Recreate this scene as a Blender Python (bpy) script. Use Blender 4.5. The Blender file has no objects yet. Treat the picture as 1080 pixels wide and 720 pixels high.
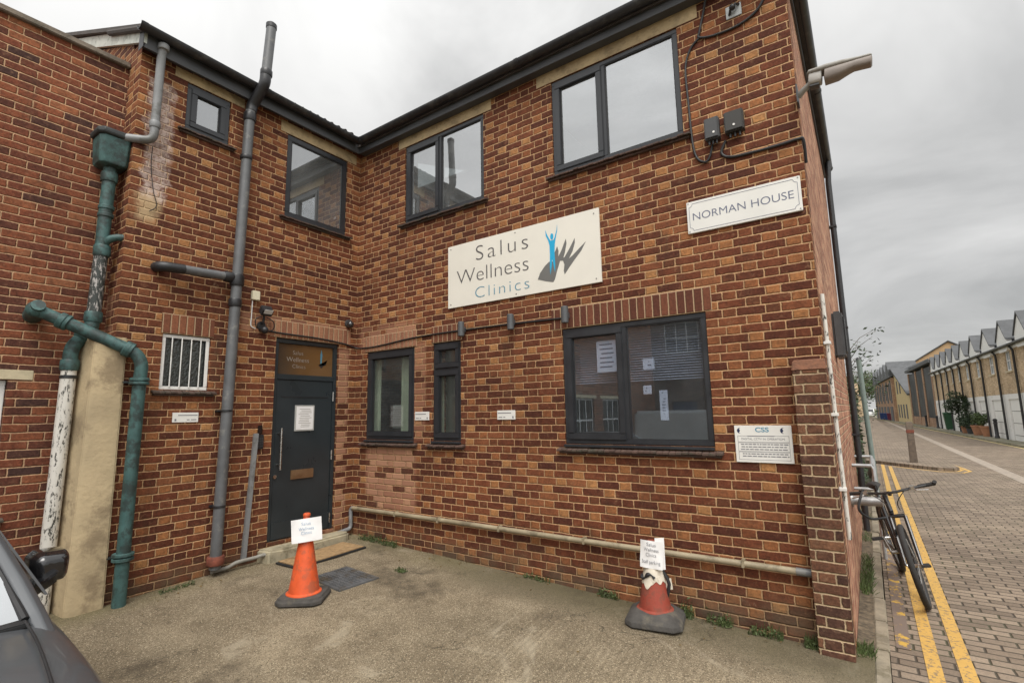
import bpy, bmesh, math, random
from mathutils import Vector, Matrix
random.seed(7)
S = bpy.context.scene
COL = S.collection

# ------------------------------------------------------------------ camera
F_PX, CAM = 532.9, Vector((5.829, -4.533, 1.414))
yaw, pitch, roll = math.radians(34.819), math.radians(8.104), math.radians(-1.039)
fw = Vector((-math.sin(yaw)*math.cos(pitch), math.cos(yaw)*math.cos(pitch), math.sin(pitch)))
rt = Vector((math.cos(yaw), math.sin(yaw), 0)); up = rt.cross(fw)
r2 = rt*math.cos(roll)+up*math.sin(roll); u2 = -rt*math.sin(roll)+up*math.cos(roll)
cd = bpy.data.cameras.new('camera'); cam = bpy.data.objects.new('camera', cd); COL.objects.link(cam)
m3 = Matrix((r2, u2, -fw)).transposed(); cam.matrix_world = Matrix.Translation(CAM) @ m3.to_4x4()
cd.sensor_width = 36; cd.lens = 36*F_PX/1080; cd.clip_start = 0.05; cd.clip_end = 3000
S.camera = cam

# ------------------------------------------------------------------ sky and sun
SUN_EL, SUN_AZ = 58, 142      # azimuth: degrees clockwise from +y
W = bpy.data.worlds.new('World'); S.world = W; W.use_nodes = True
nt = W.node_tree; nt.nodes.clear()
def wn(t, **k):
    n = nt.nodes.new(t)
    for a, b in k.items(): setattr(n, a, b)
    return n
out = wn('ShaderNodeOutputWorld'); bg = wn('ShaderNodeBackground')
nt.links.new(bg.outputs[0], out.inputs[0])
sky = wn('ShaderNodeTexSky', sky_type='NISHITA'); sky.sun_disc = False
sky.sun_elevation = math.radians(SUN_EL); sky.sun_rotation = math.radians(SUN_AZ)
tc = wn('ShaderNodeTexCoord'); sep = wn('ShaderNodeSeparateXYZ'); nt.links.new(tc.outputs['Generated'], sep.inputs[0])
def wm(op, a, b=None, c=None, clamp=False):
    n = wn('ShaderNodeMath', operation=op); n.use_clamp = clamp
    for i, v in enumerate((a, b, c)):
        if v is None: continue
        if isinstance(v, (int, float)): n.inputs[i].default_value = v
        else: nt.links.new(v, n.inputs[i])
    return n.outputs[0]
zc = wm('ADD', wm('MAXIMUM', sep.outputs[2], 0.0), 0.42)
cmb = wn('ShaderNodeCombineXYZ'); nt.links.new(wm('DIVIDE', sep.outputs[0], zc), cmb.inputs[0]); nt.links.new(wm('DIVIDE', sep.outputs[1], zc), cmb.inputs[1])
nz = wn('ShaderNodeTexNoise'); nt.links.new(cmb.outputs[0], nz.inputs['Vector']); nz.inputs['Scale'].default_value = 1.9; nz.inputs['Detail'].default_value = 6; nz.inputs['Roughness'].default_value = 0.52; nz.inputs['Distortion'].default_value = 0.5
nb = wn('ShaderNodeTexNoise'); nt.links.new(cmb.outputs[0], nb.inputs['Vector']); nb.inputs['Scale'].default_value = 0.35; nb.inputs['Detail'].default_value = 3
cl = wm('ADD', wm('MULTIPLY', nz.outputs[0], 0.75), wm('MULTIPLY', nb.outputs[0], 0.35))
rp = wn('ShaderNodeValToRGB'); nt.links.new(cl, rp.inputs[0])
e = rp.color_ramp.elements
e[0].position = 0.46; e[0].color = (0.585, 0.585, 0.578, 1)
e[1].position = 0.63; e[1].color = (0.90, 0.895, 0.88, 1)
# the veiled sun brightens the cloud behind the camera and overhead
az, el = math.radians(SUN_AZ), math.radians(SUN_EL)
sd = (math.sin(az)*math.cos(el), math.cos(az)*math.cos(el), math.sin(el))
dt = wm('ADD', wm('ADD', wm('MULTIPLY', sep.outputs[0], sd[0]), wm('MULTIPLY', sep.outputs[1], sd[1])), wm('MULTIPLY', sep.outputs[2], sd[2]))
gl = wm('POWER', wm('MAXIMUM', wm('MULTIPLY_ADD', dt, 0.5, 0.5), 0.0), 3.0)
lum = wm('ADD', wm('MULTIPLY_ADD', gl, 1.6, 0.56), wm('MULTIPLY', wm('MULTIPLY', sep.outputs[2], sep.outputs[2]), 0.45))
mul = wn('ShaderNodeVectorMath', operation='SCALE'); nt.links.new(rp.outputs[0], mul.inputs[0]); nt.links.new(lum, mul.inputs['Scale'])
skd = wn('ShaderNodeVectorMath', operation='SCALE'); nt.links.new(sky.outputs[0], skd.inputs[0]); skd.inputs['Scale'].default_value = 0.10
mx = wn('ShaderNodeMix', data_type='RGBA'); mx.inputs[0].default_value = 0.95
nt.links.new(skd.outputs[0], mx.inputs[6]); nt.links.new(mul.outputs[0], mx.inputs[7]); nt.links.new(mx.outputs[2], bg.inputs[0])
bg.inputs[1].default_value = 0.72
sl = bpy.data.lights.new('sun', 'SUN'); sl.energy = 1.5; sl.angle = math.radians(34); sl.color = (1, 0.96, 0.90)
so = bpy.data.objects.new('sun', sl); COL.objects.link(so)
so.rotation_euler = Vector(sd).to_track_quat('Z', 'Y').to_euler()
vs = S.view_settings; vs.view_transform = 'Standard'; vs.look = 'None'; vs.exposure = 0.70; vs.gamma = 1; vs.use_curve_mapping = False
S.cycles.max_bounces = 8; S.cycles.transparent_max_bounces = 12; S.cycles.use_denoising = True

# ------------------------------------------------------------------ node helpers
class NT:
    def __init__(s, name):
        s.m = bpy.data.materials.new(name); s.m.use_nodes = True; s.t = s.m.node_tree; s.t.nodes.clear()
        s.o = s.n('ShaderNodeOutputMaterial'); s.b = s.n('ShaderNodeBsdfPrincipled'); s.l(s.b.outputs[0], s.o.inputs[0])
        g = s.n('ShaderNodeNewGeometry'); s.pos = g.outputs['Position']; s.nor = g.outputs['Normal']
    def n(s, t, **k):
        n = s.t.nodes.new(t)
        for a, b in k.items(): setattr(n, a, b)
        return n
    def l(s, a, b): s.t.links.new(a, b)
    def set(s, inp, v):
        if hasattr(v, 'is_linked') or isinstance(v, bpy.types.NodeSocket): s.l(v, inp)
        elif isinstance(v, (tuple, list)) and len(v) == 3 and inp.type == 'RGBA': inp.default_value = (*v, 1)
        else: inp.default_value = v
    def mt(s, op, a, b=None, c=None, clamp=False):
        n = s.n('ShaderNodeMath', operation=op); n.use_clamp = clamp
        for i, v in enumerate((a, b, c)):
            if v is not None: s.set(n.inputs[i], v)
        return n.outputs[0]
    def noise(s, scale, detail=3, rough=0.55, vec=None, dist=0):
        n = s.n('ShaderNodeTexNoise'); s.l(vec if vec is not None else s.pos, n.inputs['Vector'])
        n.inputs['Scale'].default_value = scale; n.inputs['Detail'].default_value = detail; n.inputs['Roughness'].default_value = rough; n.inputs['Distortion'].default_value = dist
        return n.outputs[0]
    def vor(s, scale, out='Distance', feature='F1', vec=None):
        n = s.n('ShaderNodeTexVoronoi', feature=feature); s.l(vec if vec is not None else s.pos, n.inputs['Vector']); n.inputs['Scale'].default_value = scale
        return n.outputs[out]
    def ramp(s, f, stops, interp='LINEAR'):
        n = s.n('ShaderNodeValToRGB'); s.l(f, n.inputs[0]); r = n.color_ramp; r.interpolation = interp
        while len(r.elements) < len(stops): r.elements.new(0.5)
        for e, (p, c) in zip(r.elements, stops):
            e.position = p; e.color = (*c, 1) if isinstance(c, (tuple, list)) else (c, c, c, 1)
        return n.outputs[0]
    def mix(s, f, a, b, mode='MIX'):
        n = s.n('ShaderNodeMix', data_type='RGBA', blend_type=mode)
        s.set(n.inputs[0], f); s.set(n.inputs[6], a); s.set(n.inputs[7], b); return n.outputs[2]
    def mapr(s, f, a, b, c=0.0, d=1.0, sm=True):
        n = s.n('ShaderNodeMapRange'); n.interpolation_type = 'SMOOTHSTEP' if sm else 'LINEAR'
        s.set(n.inputs[0], f)
        for i, v in zip((1, 2, 3, 4), (a, b, c, d)): n.inputs[i].default_value = v
        return n.outputs[0]
    def xyz(s, v=None):
        n = s.n('ShaderNodeSeparateXYZ'); s.l(v if v is not None else s.pos, n.inputs[0]); return n.outputs
    def comb(s, x, y, z=0.0):
        n = s.n('ShaderNodeCombineXYZ')
        for i, v in enumerate((x, y, z)): s.set(n.inputs[i], v)
        return n.outputs[0]
    def white(s, v):
        n = s.n('ShaderNodeTexWhiteNoise'); n.noise_dimensions = '3D'; s.l(v, n.inputs[0]); return n.outputs[0]
    def bump(s, h, dist=0.005, st=1.0):
        n = s.n('ShaderNodeBump'); n.inputs['Distance'].default_value = dist; n.inputs['Strength'].default_value = st
        s.l(h, n.inputs['Height']); s.l(n.outputs[0], s.b.inputs['Normal'])
    def col(s, v): s.set(s.b.inputs['Base Color'], v)
    def rough(s, v): s.set(s.b.inputs['Roughness'], v)
    def spec(s, v): s.b.inputs['Specular IOR Level'].default_value = v
    def box(s, u, v, u0, u1, v0, v1, soft):
        a = s.mt('MULTIPLY', s.mapr(u, u0-soft, u0+soft), s.mapr(u, u1-soft, u1+soft, 1, 0))
        b = s.mt('MULTIPLY', s.mapr(v, v0-soft, v0+soft), s.mapr(v, v1-soft, v1+soft, 1, 0))
        return s.mt('MULTIPLY', a, b)

MATS = {}
def plain(name, c, rough=0.5, var=0.12, scale=9, metallic=0, bump=0, bscale=60, coat=0, spec=0.5, dirt=None, dirt_amt=0.0, dscale=4):
    if name in MATS: return MATS[name]
    k = NT(name); f = k.noise(scale, 4, 0.6)
    a = tuple(x*(1-var) for x in c); b = tuple(min(1, x*(1+var)) for x in c)
    colr = k.ramp(f, [(0.3, a), (0.7, b)])
    if dirt:
        d = k.mapr(k.noise(dscale, 6, 0.7), 0.62-dirt_amt*0.3, 0.72-dirt_amt*0.2)
        colr = k.mix(k.mt('MULTIPLY', d, 0.8), colr, dirt)
    k.col(colr); k.rough(k.mapr(f, 0.3, 0.7, max(0, rough-0.07), min(1, rough+0.07)))
    k.b.inputs['Metallic'].default_value = metallic; k.spec(spec); k.b.inputs['Coat Weight'].default_value = coat; k.b.inputs['Coat Roughness'].default_value = 0.08
    if bump: k.bump(k.noise(bscale, 4, 0.6), bump, 0.6)
    MATS[name] = k.m; return k.m

def wall_uv(k):
    p = k.xyz(); n = k.xyz(k.nor)
    ax = k.mt('GREATER_THAN', k.mt('ABSOLUTE', n[0]), 0.7)      # faces looking along x read y
    az_ = k.mt('GREATER_THAN', k.mt('ABSOLUTE', n[2]), 0.7)
    u = k.mt('ADD', k.mt('MULTIPLY', p[1], ax), k.mt('MULTIPLY', p[0], k.mt('SUBTRACT', 1.0, ax)))
    v = k.mt('ADD', k.mt('MULTIPLY', p[2], k.mt('SUBTRACT', 1.0, az_)), k.mt('MULTIPLY', p[1], az_))
    return p, u, v

def brick(name, kind, stretch, head=None, mortar=(.445, .275, .148), joint=0.0052, extra=None, mort_var=0.25, v0=0.02, u0=0.0, header_dark=0.12, wob=0.0045):
    k = NT(name); p, u, v = wall_uv(k)
    wn1 = k.noise(7, 2); wn2 = k.noise(31, 2)
    u = k.mt('ADD', u, k.mt('MULTIPLY_ADD', wn2, wob*2, u0-wob)); v = k.mt('ADD', v, k.mt('MULTIPLY_ADD', wn1, wob*3, -v0-wob*1.5))
    vr = k.mt('DIVIDE', v, 0.075); row = k.mt('FLOOR', vr); fv = k.mt('MULTIPLY', k.mt('FRACT', vr), 0.075)
    par = k.mt('MODULO', k.mt('ABSOLUTE', row), 2.0)
    jit = k.mt('MULTIPLY_ADD', k.white(k.comb(row, 3.7, 1.1)), 0.10, -0.05)
    P = 0.3375 if kind == 'flemish' else 0.225
    uu = k.mt('ADD', k.mt('DIVIDE', u, P), k.mt('ADD', k.mt('MULTIPLY', par, 0.5), jit))
    kk = k.mt('FLOOR', uu); fu = k.mt('MULTIPLY', k.mt('FRACT', uu), P)
    if kind == 'flemish':
        st = k.mt('GREATER_THAN', fu, 0.1125)                    # 1 = stretcher
        du = k.mt('SUBTRACT', fu, k.mt('MULTIPLY', st, 0.1125)); wd = k.mt('MULTIPLY_ADD', st, 0.1125, 0.1125)
    else:
        st = 1.0; du = fu; wd = 0.225
    ed = k.mt('SMOOTH_MIN', k.mt('MINIMUM', du, k.mt('SUBTRACT', wd, du)), k.mt('MINIMUM', fv, k.mt('SUBTRACT', 0.075, fv)), 0.010)
    ed = k.mt('ADD', ed, k.mt('MULTIPLY_ADD', k.mt('ADD', k.mt('MULTIPLY', k.noise(75, 4, 0.65), 0.6), k.mt('MULTIPLY', k.noise(28, 3, 0.6), 0.55)), 0.013, -0.0072))
    bm_ = k.mapr(ed, joint-0.0012, joint+0.0018)                  # 1 on the brick
    idv = k.comb(kk, row, st if not isinstance(st, float) else 1.0)
    r1 = k.white(idv)
    c = k.ramp(r1, stretch)
    if head:
        ch = k.ramp(r1, head)
        swap = k.mt('LESS_THAN', k.white(k.comb(row, kk, 9.3)), header_dark)
        isS = k.mt('MAXIMUM', st, swap); c = k.mix(isS, ch, c)
    fine = k.noise(55, 5, 0.65); mid = k.noise(14, 3, 0.6, dist=0.4)
    c = k.mix(1.0, c, k.ramp(fine, [(0.22, (.52, .50, .50)), (0.5, (1, 1, 1)), (0.8, (1.5, 1.44, 1.34))]), 'MULTIPLY')
    c = k.mix(1.0, c, k.ramp(mid, [(0.25, (.70, .68, .68)), (0.75, (1.30, 1.27, 1.20))]), 'MULTIPLY')
    mc = k.ramp(k.noise(23, 5, 0.65), [(0.25, tuple(x*(1-mort_var) for x in mortar)), (0.7, tuple(x*(1+mort_var) for x in mortar))])
    smear = k.mt('MULTIPLY', k.mapr(k.noise(19, 6, 0.78, dist=0.8), 0.52, 0.72), 0.42)      # mortar dragged over the arrises
    c = k.mix(smear, c, k.mix(0.45, mc, (.16, .07, .04)))
    c = k.mix(bm_, mc, c)
    # soot and lime washed down the face
    sv = k.comb(k.mt('MULTIPLY', u, 3.2), 0.0, k.mt('MULTIPLY', v, 0.8)); soot = k.mapr(k.noise(1.0, 6, 0.7, vec=sv), 0.54, 0.72)
    c = k.mix(k.mt('MULTIPLY', soot, 0.45), c, (.055, .036, .024))
    lime = k.mt('MULTIPLY', k.mapr(k.noise(3.3, 7, 0.8, dist=0.6), 0.64, 0.74), 0.35); c = k.mix(lime, c, (.46, .33, .22))
    big = k.noise(0.9, 3, 0.6)
    c = k.mix(1.0, c, k.ramp(big, [(0.3, (.78, .77, .76)), (0.7, (1.18, 1.16, 1.13))]), 'MULTIPLY')
    if extra: c = extra(k, c, p, u, v, r1, bm_)
    k.col(c); k.rough(0.88); k.spec(0.25)
    h = k.mt('ADD', k.mt('MULTIPLY', k.mapr(ed, 0.001, 0.011), 0.75), k.mt('MULTIPLY', fine, 0.35))
    k.bump(h, 0.012, 1.0)
    MATS[name] = k.m; return k.m

STR = [(0, (.076, .025, .016)), (.35, (.100, .031, .0165)), (.68, (.130, .041, .021)), (.88, (.168, .058, .028)), (1, (.22, .086, .040))]
HED = [(0, (.095, .036, .020)), (.18, (.170, .060, .027)), (.5, (.242, .096, .040)), (.8, (.295, .135, .055)), (1, (.345, .178, .075))]
def ex_main(k, c, p, u, v, r, bmk):
    # paler replacement bricks by the corner, under and above the small windows
    a = k.box(u, v, 0.28, 1.2, 0.22, 1.06, 0.05)
    b = k.mt('MULTIPLY', k.box(u, v, 0.1, 1.2, 2.28, 2.6, 0.06), 0.7)
    d = k.mt('MULTIPLY', k.box(u, v, 1.14, 1.36, 1.1, 2.3, 0.03), 0.5)
    f = k.mt('MAXIMUM', k.mt('MAXIMUM', a, b), d)
    f = k.mt('MULTIPLY', f, k.mt('MULTIPLY_ADD', k.mt('GREATER_THAN', r, 0.22), 0.75, 0.1))
    f = k.mt('MULTIPLY', f, bmk)
    c = k.mix(f, c, k.mix(r, (.30, .135, .085), (.44, .24, .15)))
    damp = k.mt('MULTIPLY', k.mapr(v, 0.15, -0.35), k.mapr(k.noise(3.1, 4), 0.35, 0.65))
    c = k.mix(k.mt('MULTIPLY', damp, 0.7), c, (.10, .085, .055))
    return c
def ex_wing(k, c, p, u, v, r, bmk):
    # lime bloom left by an old leak, with a mortar patch below it
    wob = k.mt('MULTIPLY_ADD', k.noise(6, 5, 0.7), 0.30, -0.15)
    uu = k.mt('ADD', u, wob)
    a = k.box(uu, v, -2.57, -2.36, 3.62, 4.95, 0.035)
    a = k.mt('MULTIPLY', a, k.mt('MULTIPLY', k.mapr(k.noise(22, 6, 0.75), 0.36, 0.56, 0.25, 1.0), k.mt('MULTIPLY_ADD', r, 0.5, 0.5)))
    c = k.mix(k.mt('MULTIPLY', a, 0.92), c, (.60, .49, .43))
    b = k.box(uu, v, -2.60, -2.42, 3.40, 3.68, 0.05)
    c = k.mix(k.mt('MULTIPLY', b, 0.75), c, (.52, .38, .22))
    g = k.mt('MULTIPLY', k.box(u, v, -0.3, -0.01, -0.2, 2.3, 0.03), k.mt('GREATER_THAN', r, 0.3))
    c = k.mix(k.mt('MULTIPLY', k.mt('MULTIPLY', g, bmk), 0.7), c, k.mix(r, (.30, .14, .085), (.43, .24, .15)))
    g2 = k.mt('MULTIPLY', k.box(u, v, -1.5, -0.05, 2.4, 2.62, 0.03), k.mt('MULTIPLY', bmk, 0.55))
    c = k.mix(g2, c, k.mix(r, (.30, .14, .085), (.43, .24, .15)))
    damp = k.mt('MULTIPLY', k.mapr(v, 0.12, -0.3), k.mapr(k.noise(3.1, 4), 0.35, 0.65))
    return k.mix(k.mt('MULTIPLY', damp, 0.7), c, (.095, .08, .05))
M_MAIN = brick('brick_flemish_front', 'flemish', STR, HED, extra=ex_main, v0=0.017)
M_WING = brick('brick_flemish_wing', 'flemish', STR, HED, extra=ex_wing, v0=0.017, u0=0.11, header_dark=0.2)
M_PIER = brick('brick_pier', 'flemish', [(0, (.065, .034, .026)), (.5, (.115, .052, .034)), (1, (.17, .085, .05))], [(0, (.08, .04, .028)), (1, (.18, .085, .05))], v0=0.02, u0=-0.03, mortar=(.40, .30, .19), joint=0.006)
M_SIDE = brick('brick_side', 'stretcher', [(0, (.24, .10, .07)), (.5, (.38, .19, .13)), (1, (.48, .28, .19))], mortar=(.42, .31, .21))
M_LEFT = brick('brick_neighbour', 'stretcher', [(0, (.058, .030, .026)), (.13, (.095, .035, .024)), (.5, (.158, .050, .028)), (.85, (.20, .069, .035)), (1, (.25, .10, .05))], mortar=(.44, .28, .165), joint=0.0046, v0=0.05)
M_YELLOW = brick('brick_yellow_stock', 'stretcher', [(0, (.42, .31, .20)), (.5, (.52, .40, .265)), (1, (.60, .48, .34))], mortar=(.55, .46, .35))
M_FARBRK = brick('brick_dark_far', 'stretcher', [(0, (.11, .07, .06)), (.5, (.16, .10, .085)), (1, (.22, .14, .11))], mortar=(.34, .29, .25))
M_PINKBRK = brick('brick_pink_far', 'stretcher', [(0, (.27, .16, .10)), (.5, (.34, .21, .14)), (1, (.42, .28, .19))], mortar=(.40, .33, .25))

def soldier(name, ax, lo, hi, c0, c1, pitch=0.075):
    k = NT(name); p = k.xyz(); u = p[ax]
    uu = k.mt('DIVIDE', k.mt('ADD', u, k.mt('MULTIPLY_ADD', k.noise(20, 2), 0.006, -0.003)), pitch); i = k.mt('FLOOR', uu); f = k.mt('MULTIPLY', k.mt('FRACT', uu), pitch)
    ed = k.mt('MINIMUM', k.mt('MINIMUM', f, k.mt('SUBTRACT', pitch, f)), k.mt('MINIMUM', k.mt('SUBTRACT', p[2], lo), k.mt('SUBTRACT', hi, p[2])))
    ed = k.mt('ADD', ed, k.mt('MULTIPLY_ADD', k.noise(90, 3), 0.006, -0.003))
    b = k.mapr(ed, 0.0045, 0.0075); r = k.white(k.comb(i, 2.2, 4.1)); c = k.mix(r, c0, c1)
    fine = k.noise(50, 5, 0.65)
    c = k.mix(1.0, c, k.ramp(fine, [(0.25, (.65, .63, .62)), (0.75, (1.3, 1.28, 1.2))]), 'MULTIPLY')
    k.col(k.mix(b, (.40, .28, .17), c)); k.rough(0.88); k.spec(0.25)
    k.bump(k.mt('ADD', k.mapr(ed, 0.001, 0.011), k.mt('MULTIPLY', fine, 0.3)), 0.008, 0.9)
    return k.m

def concrete_yard():
    k = NT('yard_concrete'); p = k.xyz()
    big = k.noise(0.55, 5, 0.6); med = k.noise(2.6, 6, 0.65, dist=0.3); agg = k.vor(150, 'Color'); agd = k.noise(190, 3, 0.75)
    ag = k.n('ShaderNodeSeparateColor'); k.l(agg, ag.inputs[0])
    c = k.ramp(med, [(0.25, (.150, .119, .079)), (0.5, (.245, .200, .138)), (0.75, (.345, .290, .207))])
    c = k.mix(1.0, c, k.ramp(big, [(0.3, (.66, .65, .63)), (0.7, (1.22, 1.21, 1.19))]), 'MULTIPLY')
    c = k.mix(k.mapr(ag.outputs[0], 0.76, 0.94, 0, 0.62), c, (.50, .43, .31))
    c = k.mix(k.mapr(ag.outputs[1], 0.68, 0.92, 0, 0.75), c, (.065, .052, .034))
    c = k.mix(1.0, c, k.ramp(agd, [(0.3, (.60, .59, .58)), (0.7, (1.42, 1.40, 1.36))]), 'MULTIPLY')
    # damp moss by the foot of the walls, and worn pale trails
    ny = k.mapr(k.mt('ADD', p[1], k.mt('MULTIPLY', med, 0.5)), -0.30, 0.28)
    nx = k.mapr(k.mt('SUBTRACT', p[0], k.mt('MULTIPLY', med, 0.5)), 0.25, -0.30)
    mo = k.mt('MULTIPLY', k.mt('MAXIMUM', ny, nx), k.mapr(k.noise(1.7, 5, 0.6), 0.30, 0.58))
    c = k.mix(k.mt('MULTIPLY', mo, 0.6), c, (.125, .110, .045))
    st = k.mapr(k.noise(1.25, 4, 0.7, dist=1.2), 0.60, 0.72)
    c = k.mix(k.mt('MULTIPLY', st, 0.55), c, (.40, .345, .25))
    dk = k.mapr(k.noise(0.95, 5, 0.7, vec=k.comb(k.mt('ADD', p[0], 31.0), p[1], p[2])), 0.54, 0.70)
    c = k.mix(k.mt('MULTIPLY', dk, 0.75), c, (.070, .055, .037))
    # damp darker band along the front wall, hairline cracks
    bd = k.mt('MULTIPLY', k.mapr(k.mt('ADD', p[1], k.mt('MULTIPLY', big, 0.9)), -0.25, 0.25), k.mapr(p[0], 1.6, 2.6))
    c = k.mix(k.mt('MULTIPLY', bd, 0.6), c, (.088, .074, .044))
    cr_ = k.n('ShaderNodeTexVoronoi', feature='DISTANCE_TO_EDGE'); cr_.inputs['Scale'].default_value = 0.75
    vm = k.n('ShaderNodeVectorMath', operation='ADD'); k.l(k.pos, vm.inputs[0]); nv = k.n('ShaderNodeTexNoise'); k.l(k.pos, nv.inputs['Vector']); nv.inputs['Scale'].default_value = 2.2; nv.inputs['Detail'].default_value = 5
    k.l(nv.outputs['Color'], vm.inputs[1]); k.l(vm.outputs[0], cr_.inputs['Vector'])
    ck = k.mt('MULTIPLY', k.mapr(cr_.outputs['Distance'], 0.0, 0.006, 1, 0), k.mapr(k.noise(0.8, 2), 0.50, 0.58))
    c = k.mix(k.mt('MULTIPLY', ck, 0.8), c, (.05, .04, .025))
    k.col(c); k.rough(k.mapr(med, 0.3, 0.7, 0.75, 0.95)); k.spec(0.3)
    groove = k.mt('MULTIPLY', k.mt('SINE', k.mt('MULTIPLY', k.mt('ADD', p[0], k.mt('MULTIPLY', p[1], 0.12)), 120.0)), k.box(p[0], p[1], 3.1, 5.2, -2.6, -0.7, 0.4))
    h = k.mt('ADD', k.mt('ADD', ag.outputs[0], agd), k.mt('ADD', k.mt('MULTIPLY', med, 1.5), k.mt('MULTIPLY', groove, 0.6)))
    k.bump(h, 0.006, 0.8); return k.m
M_YARD = concrete_yard()

def pavers():
    k = NT('block_paving'); p = k.xyz()
    u = k.mt('ADD', p[0], k.mt('MULTIPLY_ADD', k.noise(3, 2), 0.02, -0.01)); v = k.mt('ADD', p[1], k.mt('MULTIPLY_ADD', k.noise(2.3, 2), 0.03, -0.015))
    vr = k.mt('DIVIDE', v, 0.108); row = k.mt('FLOOR', vr); fv = k.mt('MULTIPLY', k.mt('FRACT', vr), 0.108)
    uu = k.mt('ADD', k.mt('DIVIDE', u, 0.212), k.mt('MULTIPLY', k.mt('MODULO', k.mt('ABSOLUTE', row), 2.0), 0.5)); kk = k.mt('FLOOR', uu); fu = k.mt('MULTIPLY', k.mt('FRACT', uu), 0.212)
    ed = k.mt('MINIMUM', k.mt('MINIMUM', fu, k.mt('SUBTRACT', 0.212, fu)), k.mt('MINIMUM', fv, k.mt('SUBTRACT', 0.108, fv)))
    ed = k.mt('ADD', ed, k.mt('MULTIPLY_ADD', k.noise(60, 3), 0.006, -0.003))
    b = k.mapr(ed, 0.0045, 0.012); r = k.white(k.comb(kk, row, 5.0)); fine = k.noise(70, 5, 0.7); med = k.noise(0.8, 5, 0.6)
    c = k.ramp(r, [(0, (.150, .116, .088)), (.5, (.200, .157, .120)), (1, (.260, .206, .158))])
    c = k.mix(1.0, c, k.ramp(fine, [(0.25, (.7, .7, .7)), (0.75, (1.28, 1.26, 1.22))]), 'MULTIPLY')
    c = k.mix(1.0, c, k.ramp(med, [(0.3, (.80, .79, .78)), (0.7, (1.16, 1.15, 1.12))]), 'MULTIPLY')
    jc = k.mix(k.mapr(k.noise(1.5, 4), 0.45, 0.6), (.060, .047, .034), (.062, .058, .032))
    c = k.mix(b, jc, c)
    wpale = k.mapr(k.noise(5.5, 4, 0.75), 0.70, 0.74); c = k.mix(k.mt('MULTIPLY', wpale, 0.5), c, (.46, .42, .36))
    k.col(c); k.rough(0.8); k.spec(0.35)
    k.bump(k.mt('ADD', k.mapr(ed, 0.001, 0.013), k.mt('MULTIPLY', fine, 0.3)), 0.007, 0.9); return k.m
M_PAVE = pavers()

def worn(name, c, thresh, scale=14, under=(.16, .12, .095)):
    k = NT(name); n = k.noise(scale, 6, 0.75)
    f = k.mapr(n, thresh-0.03, thresh+0.03)
    k.col(k.mix(f, under, k.mix(k.noise(5, 4), tuple(x*0.75 for x in c), c))); k.rough(0.75); k.bump(n, 0.003, 0.7); return k.m
M_YLINE = worn('yellow_line_paint', (.58, .35, .085), 0.435, 30, (.19, .14, .085))
M_YWORN = worn('yellow_line_worn', (.55, .34, .06), 0.55, 6)
M_KERB = plain('kerb_concrete', (.235, .20, .145), 0.9, 0.3, 5, bump=0.006, bscale=50, dirt=(.12, .10, .06), dirt_amt=0.4)
M_SOIL = plain('verge_soil', (.110, .085, .055), 0.95, 0.6, 22, bump=0.02, bscale=35)
M_EARTH = plain('base_ground', (.12, .12, .07), 0.95, 0.3, 0.2)
M_GRASS = plain('grass_blade', (.070, .100, .028), 0.7, 0.45, 6)
M_WEED = plain('weed_leaf', (.060, .082, .024), 0.65, 0.5, 15)
M_ANTH = plain('anthracite_frame', (.027, .029, .033), 0.38, 0.12, 5, bump=0.0006, bscale=140)
M_GASKET = plain('black_gasket', (.012, .012, .013), 0.6)
M_GUTTER = plain('black_gutter_plastic', (.022, .022, .024), 0.42, 0.3, 4, dirt=(.06, .058, .052), dirt_amt=0.35, dscale=7)
M_FASCIA = plain('grey_fascia', (.060, .062, .066), 0.5, 0.25, 3)
M_TILE = plain('roof_tile', (.060, .052, .047), 0.85, 0.4, 6, bump=0.006)
M_SILLT = plain('clay_sill_tile', (.085, .050, .038), 0.85, 0.35, 14, bump=0.004, dirt=(.05, .05, .035), dirt_amt=0.5)
M_RENDER = plain('lintel_render', (.44, .335, .19), 0.9, 0.3, 8, bump=0.008, bscale=30, dirt=(.20, .15, .085), dirt_amt=0.5)
M_BUTT = plain('buttress_render', (.420, .330, .200), 0.92, 0.18, 2.2, bump=0.010, bscale=22, dirt=(.22, .165, .10), dirt_amt=0.42, dscale=2.4)
M_GREYPL = plain('grey_pipe_plastic', (.105, .108, .112), 0.45, 0.2, 5, dirt=(.19, .185, .17), dirt_amt=0.25, dscale=8)
M_GREYLT = plain('light_grey_pipe', (.22, .225, .228), 0.45, 0.15, 5, dirt=(.11, .11, .10), dirt_amt=0.4)
M_BLACKPL = plain('black_pipe_plastic', (.020, .020, .022), 0.4, 0.2)
M_GREENPL = plain('green_painted_iron', (.048, .108, .103), 0.55, 0.32, 7, bump=0.003, bscale=40, dirt=(.022, .030, .027), dirt_amt=0.6, dscale=8)
M_BEIGE = plain('beige_waste_pipe', (.30, .25, .165), 0.5, 0.2, 5, dirt=(.14, .115, .075), dirt_amt=0.4)
def flaky(name, top, under, th):
    k = NT(name); p = k.xyz(); n = k.noise(1.0, 6, 0.75, vec=k.comb(k.mt('MULTIPLY', p[0], 40.0), k.mt('MULTIPLY', p[1], 40.0), k.mt('MULTIPLY', p[2], 13.0)))
    f = k.mapr(n, th-0.015, th+0.015); k.col(k.mix(f, under, k.mix(k.noise(6, 4), tuple(x*.8 for x in top), top))); k.rough(0.65); k.bump(f, 0.002, 0.8); return k.m
M_WHITEFL = flaky('flaking_white_paint', (.66, .63, .57), (.06, .058, .05), 0.435)
M_GREENFL = flaky('flaking_green_paint', (.040, .046, .042), (.38, .36, .34), 0.45)
M_DOOR = plain('dark_door_paint', (.023, .030, .034), 0.33, 0.12, 3, bump=0.0008, bscale=20)
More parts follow.
